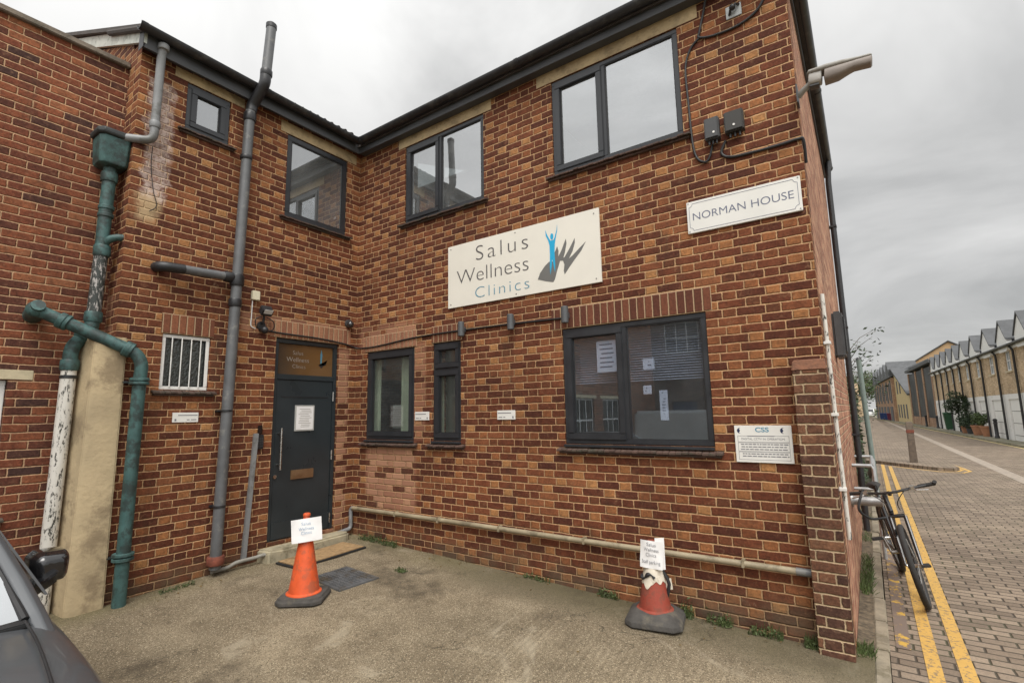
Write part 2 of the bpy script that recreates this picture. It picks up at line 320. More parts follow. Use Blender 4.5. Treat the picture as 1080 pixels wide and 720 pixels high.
M_STEEL = plain('brushed_steel', (.55, .54, .52), 0.28, 0.1, 30, metallic=1)
M_BRASS = plain('aged_bronze_plate', (.36, .25, .15), 0.4, 0.15, 14, metallic=0.85)
M_STEP = plain('step_concrete', (.36, .315, .215), 0.9, 0.3, 6, bump=0.008, bscale=45, dirt=(.15, .13, .08), dirt_amt=0.35)
M_COIR = plain('coir_mat', (.33, .215, .105), 1.0, 0.25, 25, bump=0.01, bscale=300, dirt=(.17, .11, .055), dirt_amt=0.3)
M_RUB = plain('black_rubber', (.022, .021, .020), 0.8, 0.3, 12, bump=0.003)
M_RUBG = plain('grey_dusty_rubber', (.066, .061, .055), 0.9, 0.35, 10, bump=0.006, dirt=(.12, .105, .08), dirt_amt=0.3)
M_IRON = plain('cast_iron_cover', (.115, .118, .122), 0.6, 0.3, 9, metallic=0.3, bump=0.003, dirt=(.10, .08, .055), dirt_amt=0.4)
M_ORANGE = plain('orange_cone_plastic', (.66, .098, .026), 0.55, 0.16, 8, bump=0.004, bscale=18, dirt=(.36, .095, .045), dirt_amt=0.5, dscale=9)
M_ORANGED = plain('dirty_cone_plastic', (.30, .052, .030), 0.7, 0.28, 10, bump=0.004, dirt=(.17, .055, .035), dirt_amt=0.55, dscale=10)
M_SLEEVE = plain('worn_white_sleeve', (.66, .60, .50), 0.6, 0.15, 10, dirt=(.40, .33, .24), dirt_amt=0.4, dscale=9)
M_PAPER = plain('paper', (.78, .77, .76), 0.6, 0.04, 8, bump=0.004, bscale=8)
M_SIGN = plain('cream_sign_board', (.74, .71, .63), 0.45, 0.03, 3)
M_SIGNW = plain('white_sign_board', (.72, .71, .67), 0.4, 0.04, 3)
M_WHITE = plain('white_paint', (.72, .71, .68), 0.5, 0.08, 4, dirt=(.48, .46, .41), dirt_amt=0.2)
M_WHITEUP = plain('white_upvc', (.74, .73, .70), 0.35, 0.05, 4)
M_INTER = plain('interior_paint', (.62, .65, .56), 0.8, 0.06)
M_INTDK = plain('interior_dark', (.10, .10, .10), 0.85)
M_TXGREY = plain('lettering_grey', (.085, .080, .082), 0.5, 0.02)
M_TXBLUE = plain('lettering_teal', (.075, .235, .33), 0.5, 0.02)
M_CYAN = plain('logo_cyan', (.010, .36, .62), 0.45, 0.02)
M_HANDG = plain('logo_grey', (.145, .143, .135), 0.5, 0.02)
M_NAVY = plain('lettering_navy', (.105, .12, .185), 0.5, 0.02)
M_INK = plain('print_ink', (.17, .17, .19), 0.6, 0.02)
M_INKBL = plain('faded_blue_ink', (.26, .38, .52), 0.6, 0.05)
M_DKBLUE = plain('emblem_dark_blue', (.015, .025, .07), 0.5, 0.02)
M_CABLE = plain('black_cable', (.016, .016, .017), 0.55)
M_BOXG = plain('dark_grey_box', (.055, .056, .058), 0.5, 0.15)
M_LAMPG = plain('grey_lamp_metal', (.085, .09, .095), 0.4, 0.1)
M_CCTV = plain('weathered_white_plastic', (.52, .49, .43), 0.5, 0.12, 8, dirt=(.33, .29, .23), dirt_amt=0.35)
M_CREAM = plain('cream_plastic', (.66, .62, .46), 0.45, 0.05)
M_LENS = plain('lens_glass', (.02, .02, .022), 0.06, 0.02, coat=1)
M_LED = plain('led_cover', (.55, .55, .53), 0.2, 0.03)
M_CARP = plain('graphite_car_paint', (.070, .075, .081), 0.40, 0.04, 3, metallic=0.15, coat=0.5, dirt=(.105, .104, .10), dirt_amt=0.15, dscale=2)
M_CARBLK = plain('gloss_black_trim', (.008, .008, .009), 0.14, 0.05, coat=0.7)
M_SLATE = plain('slate', (.085, .088, .092), 0.8, 0.3, 2.5, bump=0.01, bscale=9)
M_LEAD = plain('lead_sheet', (.30, .31, .30), 0.6, 0.2, 6, dirt=(.18, .19, .175), dirt_amt=0.4)
M_BARGE = plain('weathered_bargeboard', (.50, .52, .47), 0.7, 0.15, 6, dirt=(.26, .28, .24), dirt_amt=0.4, dscale=9)
M_COPE = plain('concrete_coping', (.20, .165, .13), 0.92, 0.35, 8, bump=0.01, bscale=40, dirt=(.09, .08, .06), dirt_amt=0.4)
M_CONCL = plain('pale_concrete_lintel', (.50, .43, .29), 0.9, 0.15, 8, bump=0.004)
M_BARK = plain('bark', (.10, .075, .05), 0.95, 0.35, 14, bump=0.02)
M_LEAF = plain('leaf', (.062, .095, .028), 0.6, 0.5, 3)
M_LEAFD = plain('dark_leaf', (.030, .052, .020), 0.6, 0.5, 4)
M_LEAFA = plain('autumn_leaf', (.13, .085, .03), 0.7, 0.5, 4)
M_WOODB = plain('weathered_timber', (.115, .088, .066), 0.9, 0.3, 10, bump=0.006)
M_GALV = plain('galvanised_tube', (.42, .43, .43), 0.42, 0.15, 20, metallic=0.7)
M_CHAIN = plain('chain_steel', (.28, .27, .25), 0.4, 0.2, 30, metallic=0.9)
M_BIKE = plain('black_frame_paint', (.014, .014, .015), 0.3, 0.1, coat=0.5)
M_TERRA = plain('terracotta', (.34, .16, .085), 0.85, 0.2)
M_BING = plain('green_bin_plastic', (.022, .075, .035), 0.5, 0.15)
M_BINB = plain('blue_bin_plastic', (.025, .055, .17), 0.5, 0.15)
M_BINR = plain('maroon_bin_plastic', (.14, .022, .05), 0.5, 0.15)
M_VAN = plain('white_van_paint', (.70, .70, .69), 0.3, 0.03, coat=0.6)
M_RUST = plain('red_rust', (.17, .050, .030), 0.8, 0.4, 20)
M_BLIND = plain('blind_slat', (.60, .61, .62), 0.5, 0.04)
M_DOORBL = plain('blue_door_paint', (.03, .07, .16), 0.4, 0.1)

def glass(name, refl, tint=(.62, .66, .66), gtint=(.93, .95, .97), rough=0.0, haze=0.03):
    k = NT(name); k.t.nodes.remove(k.b)
    tr = k.n('ShaderNodeBsdfTransparent'); tr.inputs[0].default_value = (*tint, 1)
    g = k.n('ShaderNodeBsdfGlossy'); g.inputs[0].default_value = (*gtint, 1); g.inputs['Roughness'].default_value = rough
    fr = k.n('ShaderNodeFresnel'); fr.inputs[0].default_value = 1.5
    gb_ = k.n('ShaderNodeNewGeometry')      # the back face of the sheet only transmits
    f = k.mt('MULTIPLY', k.mt('ADD', fr.outputs[0], refl, clamp=True), k.mt('SUBTRACT', 1.0, gb_.outputs['Backfacing']))
    bp = k.n('ShaderNodeBump'); bp.inputs['Distance'].default_value = 0.004; bp.inputs['Strength'].default_value = 0.08
    k.l(k.noise(1.6, 2), bp.inputs['Height']); k.l(bp.outputs[0], g.inputs['Normal'])
    mx_ = k.n('ShaderNodeMixShader'); k.l(f, mx_.inputs[0]); k.l(tr.outputs[0], mx_.inputs[1]); k.l(g.outputs[0], mx_.inputs[2])
    df = k.n('ShaderNodeBsdfDiffuse'); df.inputs[0].default_value = (.55, .56, .56, 1)      # pale haze over the pane, put in as a diffuse layer
    m2_ = k.n('ShaderNodeMixShader'); k.l(k.mt('MULTIPLY', k.mapr(k.noise(2.5, 5, 0.7), 0.25, 0.75, 0.5, 1.5), haze), m2_.inputs[0]); k.l(mx_.outputs[0], m2_.inputs[1]); k.l(df.outputs[0], m2_.inputs[2]); k.l(m2_.outputs[0], k.o.inputs[0])
    return k.m
M_GLASS = glass('coated_glass', 0.36, haze=0.11)
M_GLASSD = glass('ground_floor_glass', 0.07, (.88, .91, .88))
M_GLASSC = glass('big_window_glass', 0.20, (.80, .84, .90), (.74, .87, 1.0))
M_GLASSCAR = glass('car_glass', 0.45, (.20, .22, .22))
def obscured():
    k = NT('obscured_glass'); k.col(k.mix(k.vor(45), (.012, .014, .013), (.055, .062, .058))); k.rough(0.22); k.bump(k.vor(45), 0.006, 0.8); k.spec(0.7); return k.m
M_OBSC = obscured()
def transom_m():
    k = NT('transom_glass'); p = k.xyz(); k.col(k.mix(k.mapr(k.mt('ADD', p[1], k.mt('MULTIPLY', k.noise(5), .2)), -1.15, -0.45), (.050, .036, .026), (.150, .078, .028))); k.rough(0.10); k.spec(0.6); return k.m
M_TRANS = transom_m()

# ------------------------------------------------------------------ mesh helpers
WM = {}     # world matrix of each thing, by object name
class MB:
    def __init__(s): s.bm = bmesh.new()
    def hexa(s, pts):
        v = [s.bm.verts.new(p) for p in pts]
        for f in ((0, 1, 2, 3), (7, 6, 5, 4), (0, 4, 5, 1), (1, 5, 6, 2), (2, 6, 7, 3), (3, 7, 4, 0)): s.bm.faces.new([v[i] for i in f])
        return s
    def box(s, x0, x1, y0, y1, z0, z1, fn=None):
        pts = [(x0, y0, z0), (x1, y0, z0), (x1, y1, z0), (x0, y1, z0), (x0, y0, z1), (x1, y0, z1), (x1, y1, z1), (x0, y1, z1)]
        if fn: pts = [fn(*p) for p in pts]
        return s.hexa(pts)
    def quad(s, *pts): s.bm.faces.new([s.bm.verts.new(p) for p in pts]); return s
    def prism(s, poly, off):
        off = Vector(off); a = [s.bm.verts.new(p) for p in poly]; b = [s.bm.verts.new(Vector(p)+off) for p in poly]; n = len(a)
        s.bm.faces.new(a); s.bm.faces.new(b[::-1])
        for i in range(n): s.bm.faces.new([a[i], b[i], b[(i+1) % n], a[(i+1) % n]])
        return s
    def tube(s, pts, r, seg=14, caps=True, closed=False):
        pts = [Vector(p) for p in pts]; rs = r if isinstance(r, (list, tuple)) else [r]*len(pts); rings = []; n = len(pts); ref = None
        for i, p in enumerate(pts):
            if closed: t = (pts[(i+1) % n]-pts[i-1])
            else: t = pts[min(i+1, n-1)]-pts[max(i-1, 0)]
            t.normalize()
            if ref is None: ref = Vector((0, 0, 1)) if abs(t.z) < 0.9 else Vector((1, 0, 0))
            a = t.cross(ref)
            if a.length < 1e-4: a = t.cross(Vector((0, 1, 0)))
            a.normalize(); b = t.cross(a).normalized(); ref = a.cross(t).normalized() if False else -b
            rings.append([s.bm.verts.new(p+rs[i]*(math.cos(q)*a+math.sin(q)*b)) for q in [2*math.pi*j/seg for j in range(seg)]])
        for i in range(n if closed else n-1):
            A, B = rings[i], rings[(i+1) % n]
            for j in range(seg): s.bm.faces.new([A[j], A[(j+1) % seg], B[(j+1) % seg], B[j]])
        if caps and not closed: s.bm.faces.new(rings[0][::-1]); s.bm.faces.new(rings[-1])
        return s
    def lathe(s, prof, cx, cy, seg=32, sq=None):
        rings = []
        for r, z in prof: rings.append([s.bm.verts.new((cx+r*math.cos(2*math.pi*j/seg), cy+r*math.sin(2*math.pi*j/seg), z)) for j in range(seg)])
        for A, B in zip(rings, rings[1:]):
            for j in range(seg): s.bm.faces.new([A[j], A[(j+1) % seg], B[(j+1) % seg], B[j]])
        s.bm.faces.new(rings[0][::-1]); s.bm.faces.new(rings[-1]); return s
    def loft(s, rings, cap=True, closed=True):
        R = [[s.bm.verts.new(p) for p in r] for r in rings]; n = len(R[0])
        for A, B in zip(R, R[1:]):
            for j in range(n if closed else n-1): s.bm.faces.new([A[j], A[(j+1) % n], B[(j+1) % n], B[j]])
        if cap and closed: s.bm.faces.new(R[0][::-1]); s.bm.faces.new(R[-1])
        return s
    def ball(s, c, r, seg=16, sc=(1, 1, 1)):
        bmesh.ops.create_uvsphere(s.bm, u_segments=seg, v_segments=seg//2+2, radius=r, matrix=Matrix.Translation(c) @ Matrix.Diagonal((*sc, 1)).to_4x4()); return s
    def build(s, name, mat, parent=None, bevel=0, smooth=True, seg=2, recalc=True, angle=35, subd=0):
        bm = s.bm
        if recalc: bmesh.ops.recalc_face_normals(bm, faces=bm.faces)
        if bevel: bmesh.ops.bevel(bm, geom=bm.edges[:], offset=bevel, segments=seg, affect='EDGES', clamp_overlap=True)
        return finish(name, bm, mat, parent, smooth, angle, subd)
def finish(name, bm, mat, parent=None, smooth=True, angle=35, subd=0):
    me = bpy.data.meshes.new(name)
    if parent is not None: bmesh.ops.transform(bm, matrix=WM[parent.name].inverted(), verts=bm.verts)
    bm.to_mesh(me); bm.free()
    mats = mat if isinstance(mat, list) else [mat]
    for q in mats: me.materials.append(q)
    if smooth:
        for p in me.polygons: p.use_smooth = True
        me.set_sharp_from_angle(angle=math.radians(angle))
    o = bpy.data.objects.new(name, me); COL.objects.link(o)
    if parent is not None: o.parent = parent; WM[o.name] = WM[parent.name]
    else: WM[o.name] = Matrix.Identity(4)
    if subd: md = o.modifiers.new('subsurf', 'SUBSURF'); md.levels = subd; md.render_levels = subd
    return o
def tag(o, label, cat, group=None):
    o['label'] = label; o['category'] = cat
    if group: o['group'] = group
    return o
def thing(name, label, cat, loc=(0, 0, 0), group=None, rot=None):
    o = bpy.data.objects.new(name, None); COL.objects.link(o); o.empty_display_size = 0.2
    m = Matrix.Translation(loc)
    if rot is not None: m = m @ rot.to_4x4(); o.rotation_euler = rot.to_euler()
    o.location = loc; WM[o.name] = m; return tag(o, label, cat, group)
def structure(o): o['kind'] = 'structure'; return o
def stuff(o): o['kind'] = 'stuff'; return o
def copy_tree(o, parent=None):
    c = o.copy(); COL.objects.link(c)
    if parent is not None: c.parent = parent
    for ch in o.children: copy_tree(ch, c)
    return c
def arc(c, a, b, r0, n=6):
    """elbow: from c+a*r0 to c+b*r0 rounded through c"""
    c, a, b = Vector(c), Vector(a).normalized(), Vector(b).normalized()
    p0, p2 = c+a*r0, c+b*r0
    return [(p0*(1-t)**2+c*2*t*(1-t)+p2*t*t) for t in [i/n for i in range(n+1)]]
def cubic(p, n=10):
    """smooth curve through points"""
    p = [Vector(q) for q in p]; out = []
    for i in range(len(p)-1):
        a, b, c, d = p[max(i-1, 0)], p[i], p[i+1], p[min(i+2, len(p)-1)]
        for j in range(n):
            t = j/n; out.append(0.5*((2*b)+(c-a)*t+(2*a-5*b+4*c-d)*t*t+(3*b-a-3*c+d)*t**3))
    out.append(p[-1]); return out
def text_bm(body, size, place, sx=1.0, thin=0.0, spacing=1.0, align='LEFT', ext=0.001, width=None):
    """flat lettering; place(x, y, z) -> world"""
    cu = bpy.data.curves.new('t', 'FONT'); cu.body = body; cu.size = size; cu.space_character = spacing; cu.align_x = align; cu.offset = thin; cu.extrude = ext; cu.resolution_u = 6
    ob = bpy.data.objects.new('t', cu); me = bpy.data.meshes.new_from_object(ob)
    bm = bmesh.new(); bm.from_mesh(me); bpy.data.objects.remove(ob); bpy.data.curves.remove(cu); bpy.data.meshes.remove(me)
    if width:
        xs = [v.co.x for v in bm.verts]; sx = width/(max(xs)-min(xs)); x0 = min(xs)
        for v in bm.verts: v.co.x -= x0
    for v in bm.verts: v.co = Vector(place(v.co.x*sx, v.co.y, v.co.z))
    return bm
def joinbm(*bms):
    a = bmesh.new()
    for b in bms:
        me = bpy.data.meshes.new('j'); b.to_mesh(me); b.free(); a.from_mesh(me); bpy.data.meshes.remove(me)
    return a
MAINP = lambda u, d, z: (u, d, z)            # front wall: y = 0, d runs into the wall
WINGP = lambda s, d, z: (-d, -s, z)          # door wing: x = 0, s runs from the corner toward the viewer

# ------------------------------------------------------------------ ground
def yz(x, y): return -0.14-0.033*x+0.035*min(y, 0)
def rz(y): return -0.36-0.004*max(y, 0)
m = MB()
m.quad((-700, -700, -1.3), (700, -700, -1.3), (700, 900, -1.3), (-700, 900, -1.3)); structure(m.build('ground', M_EARTH, smooth=False))
bm = bmesh.new()
NX, NY = 60, 130
vv = [[bm.verts.new((-0.36+6.06*i/NX, -13+13.05*j/NY, 0)) for j in range(NY+1)] for i in range(NX+1)]
for i in range(NX):
    for j in range(NY): bm.faces.new([vv[i][j], vv[i+1][j], vv[i+1][j+1], vv[i][j+1]])
from mathutils import noise as mn
for v in bm.verts: v.co.z = yz(v.co.x, v.co.y)+0.008*mn.noise(v.co*1.3)+0.004*mn.noise(v.co*4)
structure(finish('yard', bm, M_YARD))
m = MB()
ys = [-16, -8, -2, 0, 2, 4, 7, 10, 13, 16, 20, 25, 32, 40, 55, 80, 120, 170]
for a, b in zip(ys, ys[1:]): m.quad((5.79, a, rz(a)), (12.55-.05*a, a, rz(a)), (12.55-.05*b, b, rz(b)), (5.79, b, rz(b)))
structure(m.build('road', M_PAVE, smooth=False))
m = MB()
for a, b in zip(ys, ys[1:]): m.quad((8.75-.012*a, a, rz(a)+.004), (9.05-.012*a, a, rz(a)+.004), (9.05-.012*b, b, rz(b)+.004), (8.75-.012*b, b, rz(b)+.004))
structure(m.build('drain_channel', plain('channel_blocks', (.27, .225, .18), 0.85, 0.25, 9, bump=0.006), smooth=False))
m = MB()
def strip(m, x0, x1, y0, y1, dz, n=14):
    for i in range(n):
        a, b = y0+(y1-y0)*i/n, y0+(y1-y0)*(i+1)/n
        m.quad((x0, a, rz(a)+dz), (x1, a, rz(a)+dz), (x1, b, rz(b)+dz), (x0, b, rz(b)+dz))
strip(m, 5.985, 6.072, -4, 15.9, .005); strip(m, 6.165, 6.252, -4, 15.4, .005)
def pline(m, pts, w, dz):
    pts = [Vector((x, y, 0)) for x, y in pts]; L, R = [], []
    for i, p in enumerate(pts):
        t = (pts[min(i+1, len(pts)-1)]-pts[max(i-1, 0)]).normalized(); nn = Vector((-t.y, t.x, 0))
        for q, s in ((L, 1), (R, -1)):
            c = p+nn*s*w/2; q.append((c.x, c.y, rz(c.y)+dz))
    for i in range(len(pts)-1): m.quad(L[i], R[i], R[i+1], L[i+1])
isl = [(5.9, 16.2), (6.6, 15.3), (7.3, 14.55), (7.65, 14.5), (7.8, 14.9), (7.72, 15.8), (7.55, 17.2)]
isl2 = [(6.3, 15.5), (6.7, 15.0), (7.35, 14.3), (7.78, 14.22), (8.0, 14.8), (7.9, 15.9), (7.72, 17.3)]
pline(m, [(x, y-.12) for x, y in isl2], .085, .005)
pline(m, [(x+.06, y-.02) for x, y in isl[2:]], .085, .006)
structure(m.build('yellow_lines', M_YLINE, smooth=False))
m = MB(); strip(m, 5.83, 5.92, 0.4, 5.0, .005); structure(m.build('worn_yellow_line', M_YWORN, smooth=False))
m = MB()
for a, b in zip(ys, ys[1:]): m.quad((12.36-.05*a, a, rz(a)+.005), (12.46-.05*a, a, rz(a)+.005), (12.46-.05*b, b, rz(b)+.005), (12.36-.05*b, b, rz(b)+.005))
structure(m.build('far_yellow_line', plain('pale_yellow_line', (.56, .45, .20), .8, .2, 3), smooth=False))
# kerbs and pavements
m = MB()
y = -0.35
while y < 9:
    L = 0.62; dx = random.uniform(-.008, .008); dz = random.uniform(-.008, .008)
    m.box(5.70+dx, 5.788+dx, y, y+L-.012, -0.8, rz(y)+.022+dz); y += L
structure(m.build('kerb', M_KERB, bevel=.008))
m = MB()
for i in range(26):
    a, b = i*.35-.02, (i+1)*.35-.02
    m.quad((5.592, a, -.345+.01*math.sin(a*3)), (5.705, a, -.352), (5.705, b, -.352), (5.592, b, -.345+.01*math.sin(b*3)))
structure(m.build('verge', M_SOIL, smooth=False))
m = MB()
base = [(5.6, 16.2)]+isl[0:]+[(7.3, 25), (7.0, 50), (6.3, 110), (4.5, 110), (5.2, 40)]
m.prism([(x, y, -.9) for x, y in base], (0, 0, .9+rz(17)+.10)); structure(m.build('pavement_island', M_PAVE, bevel=.012))
m = MB()
for a, b in zip(ys, ys[1:]):
    m.hexa([(12.5-.05*a, a, -1), (13.6-.05*a, a, -1), (13.6-.05*b, b, -1), (12.5-.05*b, b, -1), (12.5-.05*a, a, rz(a)+.10), (13.6-.05*a, a, rz(a)+.10), (13.6-.05*b, b, rz(b)+.10), (12.5-.05*b, b, rz(b)+.10)])
structure(m.build('far_pavement', plain('far_pavement', (.20, .18, .13), .9, .3, 3, dirt=(.09, .10, .04), dirt_amt=.5, dscale=1.3), smooth=False))

# ------------------------------------------------------------------ clinic building
clinic = thing('clinic_building', 'two storey brick clinic with dark window frames and L shaped front', 'building', (2.8, 0, -.3))
def wall_mesh(P, u0, u1, z0, z1, t, ops, reveal=None):
    bm = bmesh.new(); us = sorted({u0, u1, *[o[0] for o in ops], *[o[1] for o in ops]}); zs = sorted({z0, z1, *[o[2] for o in ops], *[o[3] for o in ops]})
    inside = lambda u, z: any(o[0] < u < o[1] and o[2] < z < o[3] for o in ops)
    cell = {}
    for i in range(len(us)-1):
        for j in range(len(zs)-1): cell[i, j] = not inside((us[i]+us[i+1])/2, (zs[j]+zs[j+1])/2)
    cache = {}
    def V(i, j, d):
        if (i, j, d) not in cache: cache[i, j, d] = bm.verts.new(P(us[i], d*t, zs[j]))
        return cache[i, j, d]
    for (i, j), solid in cell.items():
        if not solid: continue
        bm.faces.new([V(i, j, 0), V(i+1, j, 0), V(i+1, j+1, 0), V(i, j+1, 0)]); bm.faces.new([V(i, j, 1), V(i, j+1, 1), V(i+1, j+1, 1), V(i+1, j, 1)])
        for di, dj, a, b in ((-1, 0, (i, j), (i, j+1)), (1, 0, (i+1, j+1), (i+1, j)), (0, -1, (i+1, j), (i, j)), (0, 1, (i, j+1), (i+1, j+1))):
            if not cell.get((i+di, j+dj), False): bm.faces.new([V(*a, 0), V(*b, 0), V(*b, 1), V(*a, 1)])
    bmesh.ops.recalc_face_normals(bm, faces=bm.faces); return bm
WA, WB, WC, WD, WE = (.948, 2.307, 3.955, 5.058), (3.265, 4.664, 3.955, 5.058), (3.306, 4.742, 1.105, 2.267), (1.481, 1.934, 1.105, 2.290), (.243, 1.163, 1.105, 2.280)
WG, WH, WI, DO = (.227, 1.152, 3.944, 5.058), (1.875, 2.342, 4.562, 5.110), (1.924, 2.39, 1.715, 2.292), (.28, 1.178, -.016, 2.387)
EAVE = 5.21; L = 5.59; WEND = 2.785
finish('front_wall', wall_mesh(MAINP, 0, L-.22, -.9, EAVE+.09, .24, [WA, WB, WC, WD, WE]), M_MAIN, clinic, False)
m = MB(); m.box(L-.22, L, 0, .24, -.9, EAVE+.05); m.build('front_wall_end', M_MAIN, clinic, smooth=False)
finish('door_wall', wall_mesh(WINGP, 0, WEND, -.9, EAVE+.10, .24, [WG, WH, WI, DO]), M_WING, clinic, False)
m = MB(); m.box(-3.5, -.241, -WEND, -WEND+.2, -.9, 5.23)
# gable triangle above the return wall
m.prism([(-.241, -WEND, 5.231), (-3.5, -WEND, 5.231), (-3.5, -WEND, 6.70), (-.241, -WEND, 5.40)], (0, .2, 0)); m.prism([(-.001, -WEND+.012, 5.29), (-.24, -WEND+.012, 5.29), (-.24, -WEND+.012, 5.43), (-.001, -WEND+.012, 5.34)], (0, .1, 0)); m.build('return_wall', M_WING, clinic, smooth=False)
m = MB(); m.box(L-.24, L, .241, 5.0, -.9, EAVE); m.build('side_wall', M_SIDE, clinic, smooth=False)
m = MB(); m.box(-6, L-.241, 4.8, 5.0, -.9, EAVE); m.box(-6, -5.8, -WEND+.21, 4.79, -.9, EAVE+1); m.build('rear_wall', M_SIDE, clinic, smooth=False)
m = MB(); m.box(-5.79, L-.25, .25, 4.79, 2.75, 2.95); m.box(-5.79, -.25, -WEND+.21, .249, 2.75, 2.95); m.box(-5.79, L-.25, .25, 4.79, -.3, -.05); m.box(-5.79, -.25, -WEND+.21, .249, -.3, -.05); m.build('floor_slab', M_INTER, clinic, smooth=False)
m = MB(); m.box(1.25, 1.33, .25, 2.2, -.04, 2.74); m.box(2.3, 2.38, .25, 2.2, -.04, 2.74); m.box(-.24, 5.3, 2.2, 2.28, -.04, 2.74); m.box(-3, 5.3, 2.6, 2.68, 2.96, 5.2); m.box(2.75, 2.83, .25, 2.59, 2.96, 5.2); m.build('partition_wall', M_INTER, clinic, smooth=False)
# brick pier at the corner
m = MB(); m.box(5.375, L+.004, -.115, -.002, -.9, 1.70); m.build('corner_pier', M_PIER, clinic, bevel=.004)
m = MB(); m.hexa([(5.37, -.122, 1.70), (L+.008, -.122, 1.70), (L+.008, -.002, 1.70), (5.37, -.002, 1.70), (5.38, -.10, 1.775), (L+.004, -.10, 1.775), (L+.004, -.003, 1.79), (5.38, -.003, 1.79)]); m.build('pier_cap', plain('cap_brick', (.19, .085, .048), .9, .3, 30, bump=.008), clinic, bevel=.006)
# lintels
def lintel(P, u0, u1, z0, z1, mat, d=-.004, name='lintel', e=.05): MB().box(u0, u1, d, e, z0, z1, P).build(name, mat, clinic, smooth=False)
lintel(MAINP, 3.19, 4.80, 2.27, 2.485, soldier('soldier_course_dark', 0, 2.27, 2.485, (.10, .036, .024), (.17, .062, .036)))
lintel(MAINP, 1.46, 1.955, 2.293, 2.50, soldier('soldier_course_brown', 0, 2.293, 2.50, (.10, .038, .026), (.19, .075, .042)))
lintel(MAINP, .20, 1.20, 2.283, 2.50, soldier('soldier_course_pink', 0, 2.283, 2.50, (.24, .105, .065), (.38, .20, .125)))
lintel(WINGP, .10, 1.26, 2.39, 2.60, soldier('soldier_course_rose', 1, 2.39, 2.60, (.22, .095, .058), (.36, .185, .11)))
lintel(WINGP, 1.90, 2.41, 2.295, 2.50, soldier('soldier_course_red', 1, 2.295, 2.50, (.11, .040, .026), (.24, .095, .052)))
lintel(MAINP, .82, 2.43, 5.061, EAVE-.002, M_RENDER, name='rendered_lintel'); lintel(MAINP, 3.08, 4.86, 5.061, EAVE-.002, M_RENDER, name='rendered_lintel')
lintel(WINGP, .08, 1.25, 5.061, EAVE-.002, M_RENDER, name='rendered_lintel'); lintel(WINGP, 1.72, 2.47, 5.113, EAVE+.015, M_RENDER, name='rendered_lintel')

# windows ------------------------------------------------------------
def window(P, o, lights, glassm, frame=M_ANTH, fo=.045, so=.055, d0=.012, tile=True, cill=False, label=None, name='window', parent=None, pane_d=.045):
    """lights: (u0,u1,z0,z1,opens) in fractions of the frame"""
    parent = parent or clinic
    u0, u1, z0, z1 = o; g = .004; u0 += g; u1 -= g; z0 += g; z1 -= g
    m = MB(); lab = []
    # outer frame butt jointed, mullions between lights
    m.box(u0, u1, d0, d0+.07, z1-fo, z1, P); m.box(u0, u1, d0, d0+.07, z0, z0+fo, P); m.box(u0, u0+fo, d0, d0+.07, z0+fo, z1-fo, P); m.box(u1-fo, u1, d0, d0+.07, z0+fo, z1-fo, P)
    iu0, iu1, iz0, iz1 = u0+fo, u1-fo, z0+fo, z1-fo
    cells = []
    for a, b, c, d, op in lights:
        A, B, C_, D = iu0+(iu1-iu0)*a, iu0+(iu1-iu0)*b, iz0+(iz1-iz0)*c, iz0+(iz1-iz0)*d
        if a > 0: m.box(A-.022, A+.022, d0+.001, d0+.07, C_, D, P); A += .022
        if b < 1: B -= .022
        if c > 0: m.box(A, B, d0+.001, d0+.07, C_-.022, C_+.022, P); C_ += .022
        if d < 1: D -= .022
        cells.append((A, B, C_, D, op))
    w = m.build(name, frame, parent, bevel=.004)
    if label: w['label'] = label
    for A, B, C_, D, op in cells:
        if op:
            m = MB(); e = .006; f = so; q = d0-.014
            m.box(A-e, B+e, q, d0+.04, D-f, D+e, P); m.box(A-e, B+e, q, d0+.04, C_-e, C_+f, P); m.box(A-e, A+f, q, d0+.04, C_+f, D-f, P); m.box(B-f, B+e, q, d0+.04, C_+f, D-f, P)
            m.build('sash', frame, w, bevel=.006); A, B, C_, D = A+f, B-f, C_+f, D-f
        m = MB(); gk = .008
        m.box(A-.001, B+.001, d0+.006, d0+.038, D-gk, D+.001, P); m.box(A-.001, B+.001, d0+.006, d0+.038, C_-.001, C_+gk, P); m.box(A-.001, A+gk, d0+.006, d0+.038, C_+gk, D-gk, P); m.box(B-gk, B+.001, d0+.006, d0+.038, C_+gk, D-gk, P)
        m.build('glazing_bead', M_GASKET, w, smooth=False)
        MB().box(A-.003, B+.003, d0+.022, d0+.030, C_-.003, D+.003, P).build('pane', glassm, w, smooth=False)
    zc_ = o[2]
    if cill:
        MB().hexa([P(*p) for p in ((o[0]-.0, -.035, zc_-.028), (o[1]+.0, -.035, zc_-.028), (o[1], .085, zc_-.028), (o[0], .085, zc_-.028), (o[0], -.035, zc_-.004), (o[1], -.035, zc_-.004), (o[1], .085, zc_+.002), (o[0], .085, zc_+.002))]).build('frame_sill', frame, w, bevel=.004); zc_ -= .03
    if tile:
        m = MB(); n = max(3, int((o[1]-o[0]+.14)/.055)); a = o[0]-.07; b = o[1]+.07
        for i in range(n):
            q0, q1 = a+(b-a)*i/n+.0015, a+(b-a)*(i+1)/n-.0015; jz = random.uniform(-.004, .004); jd = random.uniform(-.006, .006)
            m.hexa([P(*p) for p in ((q0, -.062+jd, zc_-.040+jz), (q1, -.062+jd, zc_-.040+jz), (q1, -.001, zc_-.032), (q0, -.001, zc_-.032), (q0, -.062+jd, zc_-.022+jz), (q1, -.062+jd, zc_-.022+jz), (q1, -.001, zc_-.004), (q0, -.001, zc_-.004))])
        m.build('tile_sill', M_SILLT, w, bevel=.003)
        MB().box(a+.02, b-.02, -.030, -.001, zc_-.060, zc_-.041, P).build('sill_course', M_SILLT, w, smooth=False)
    return w
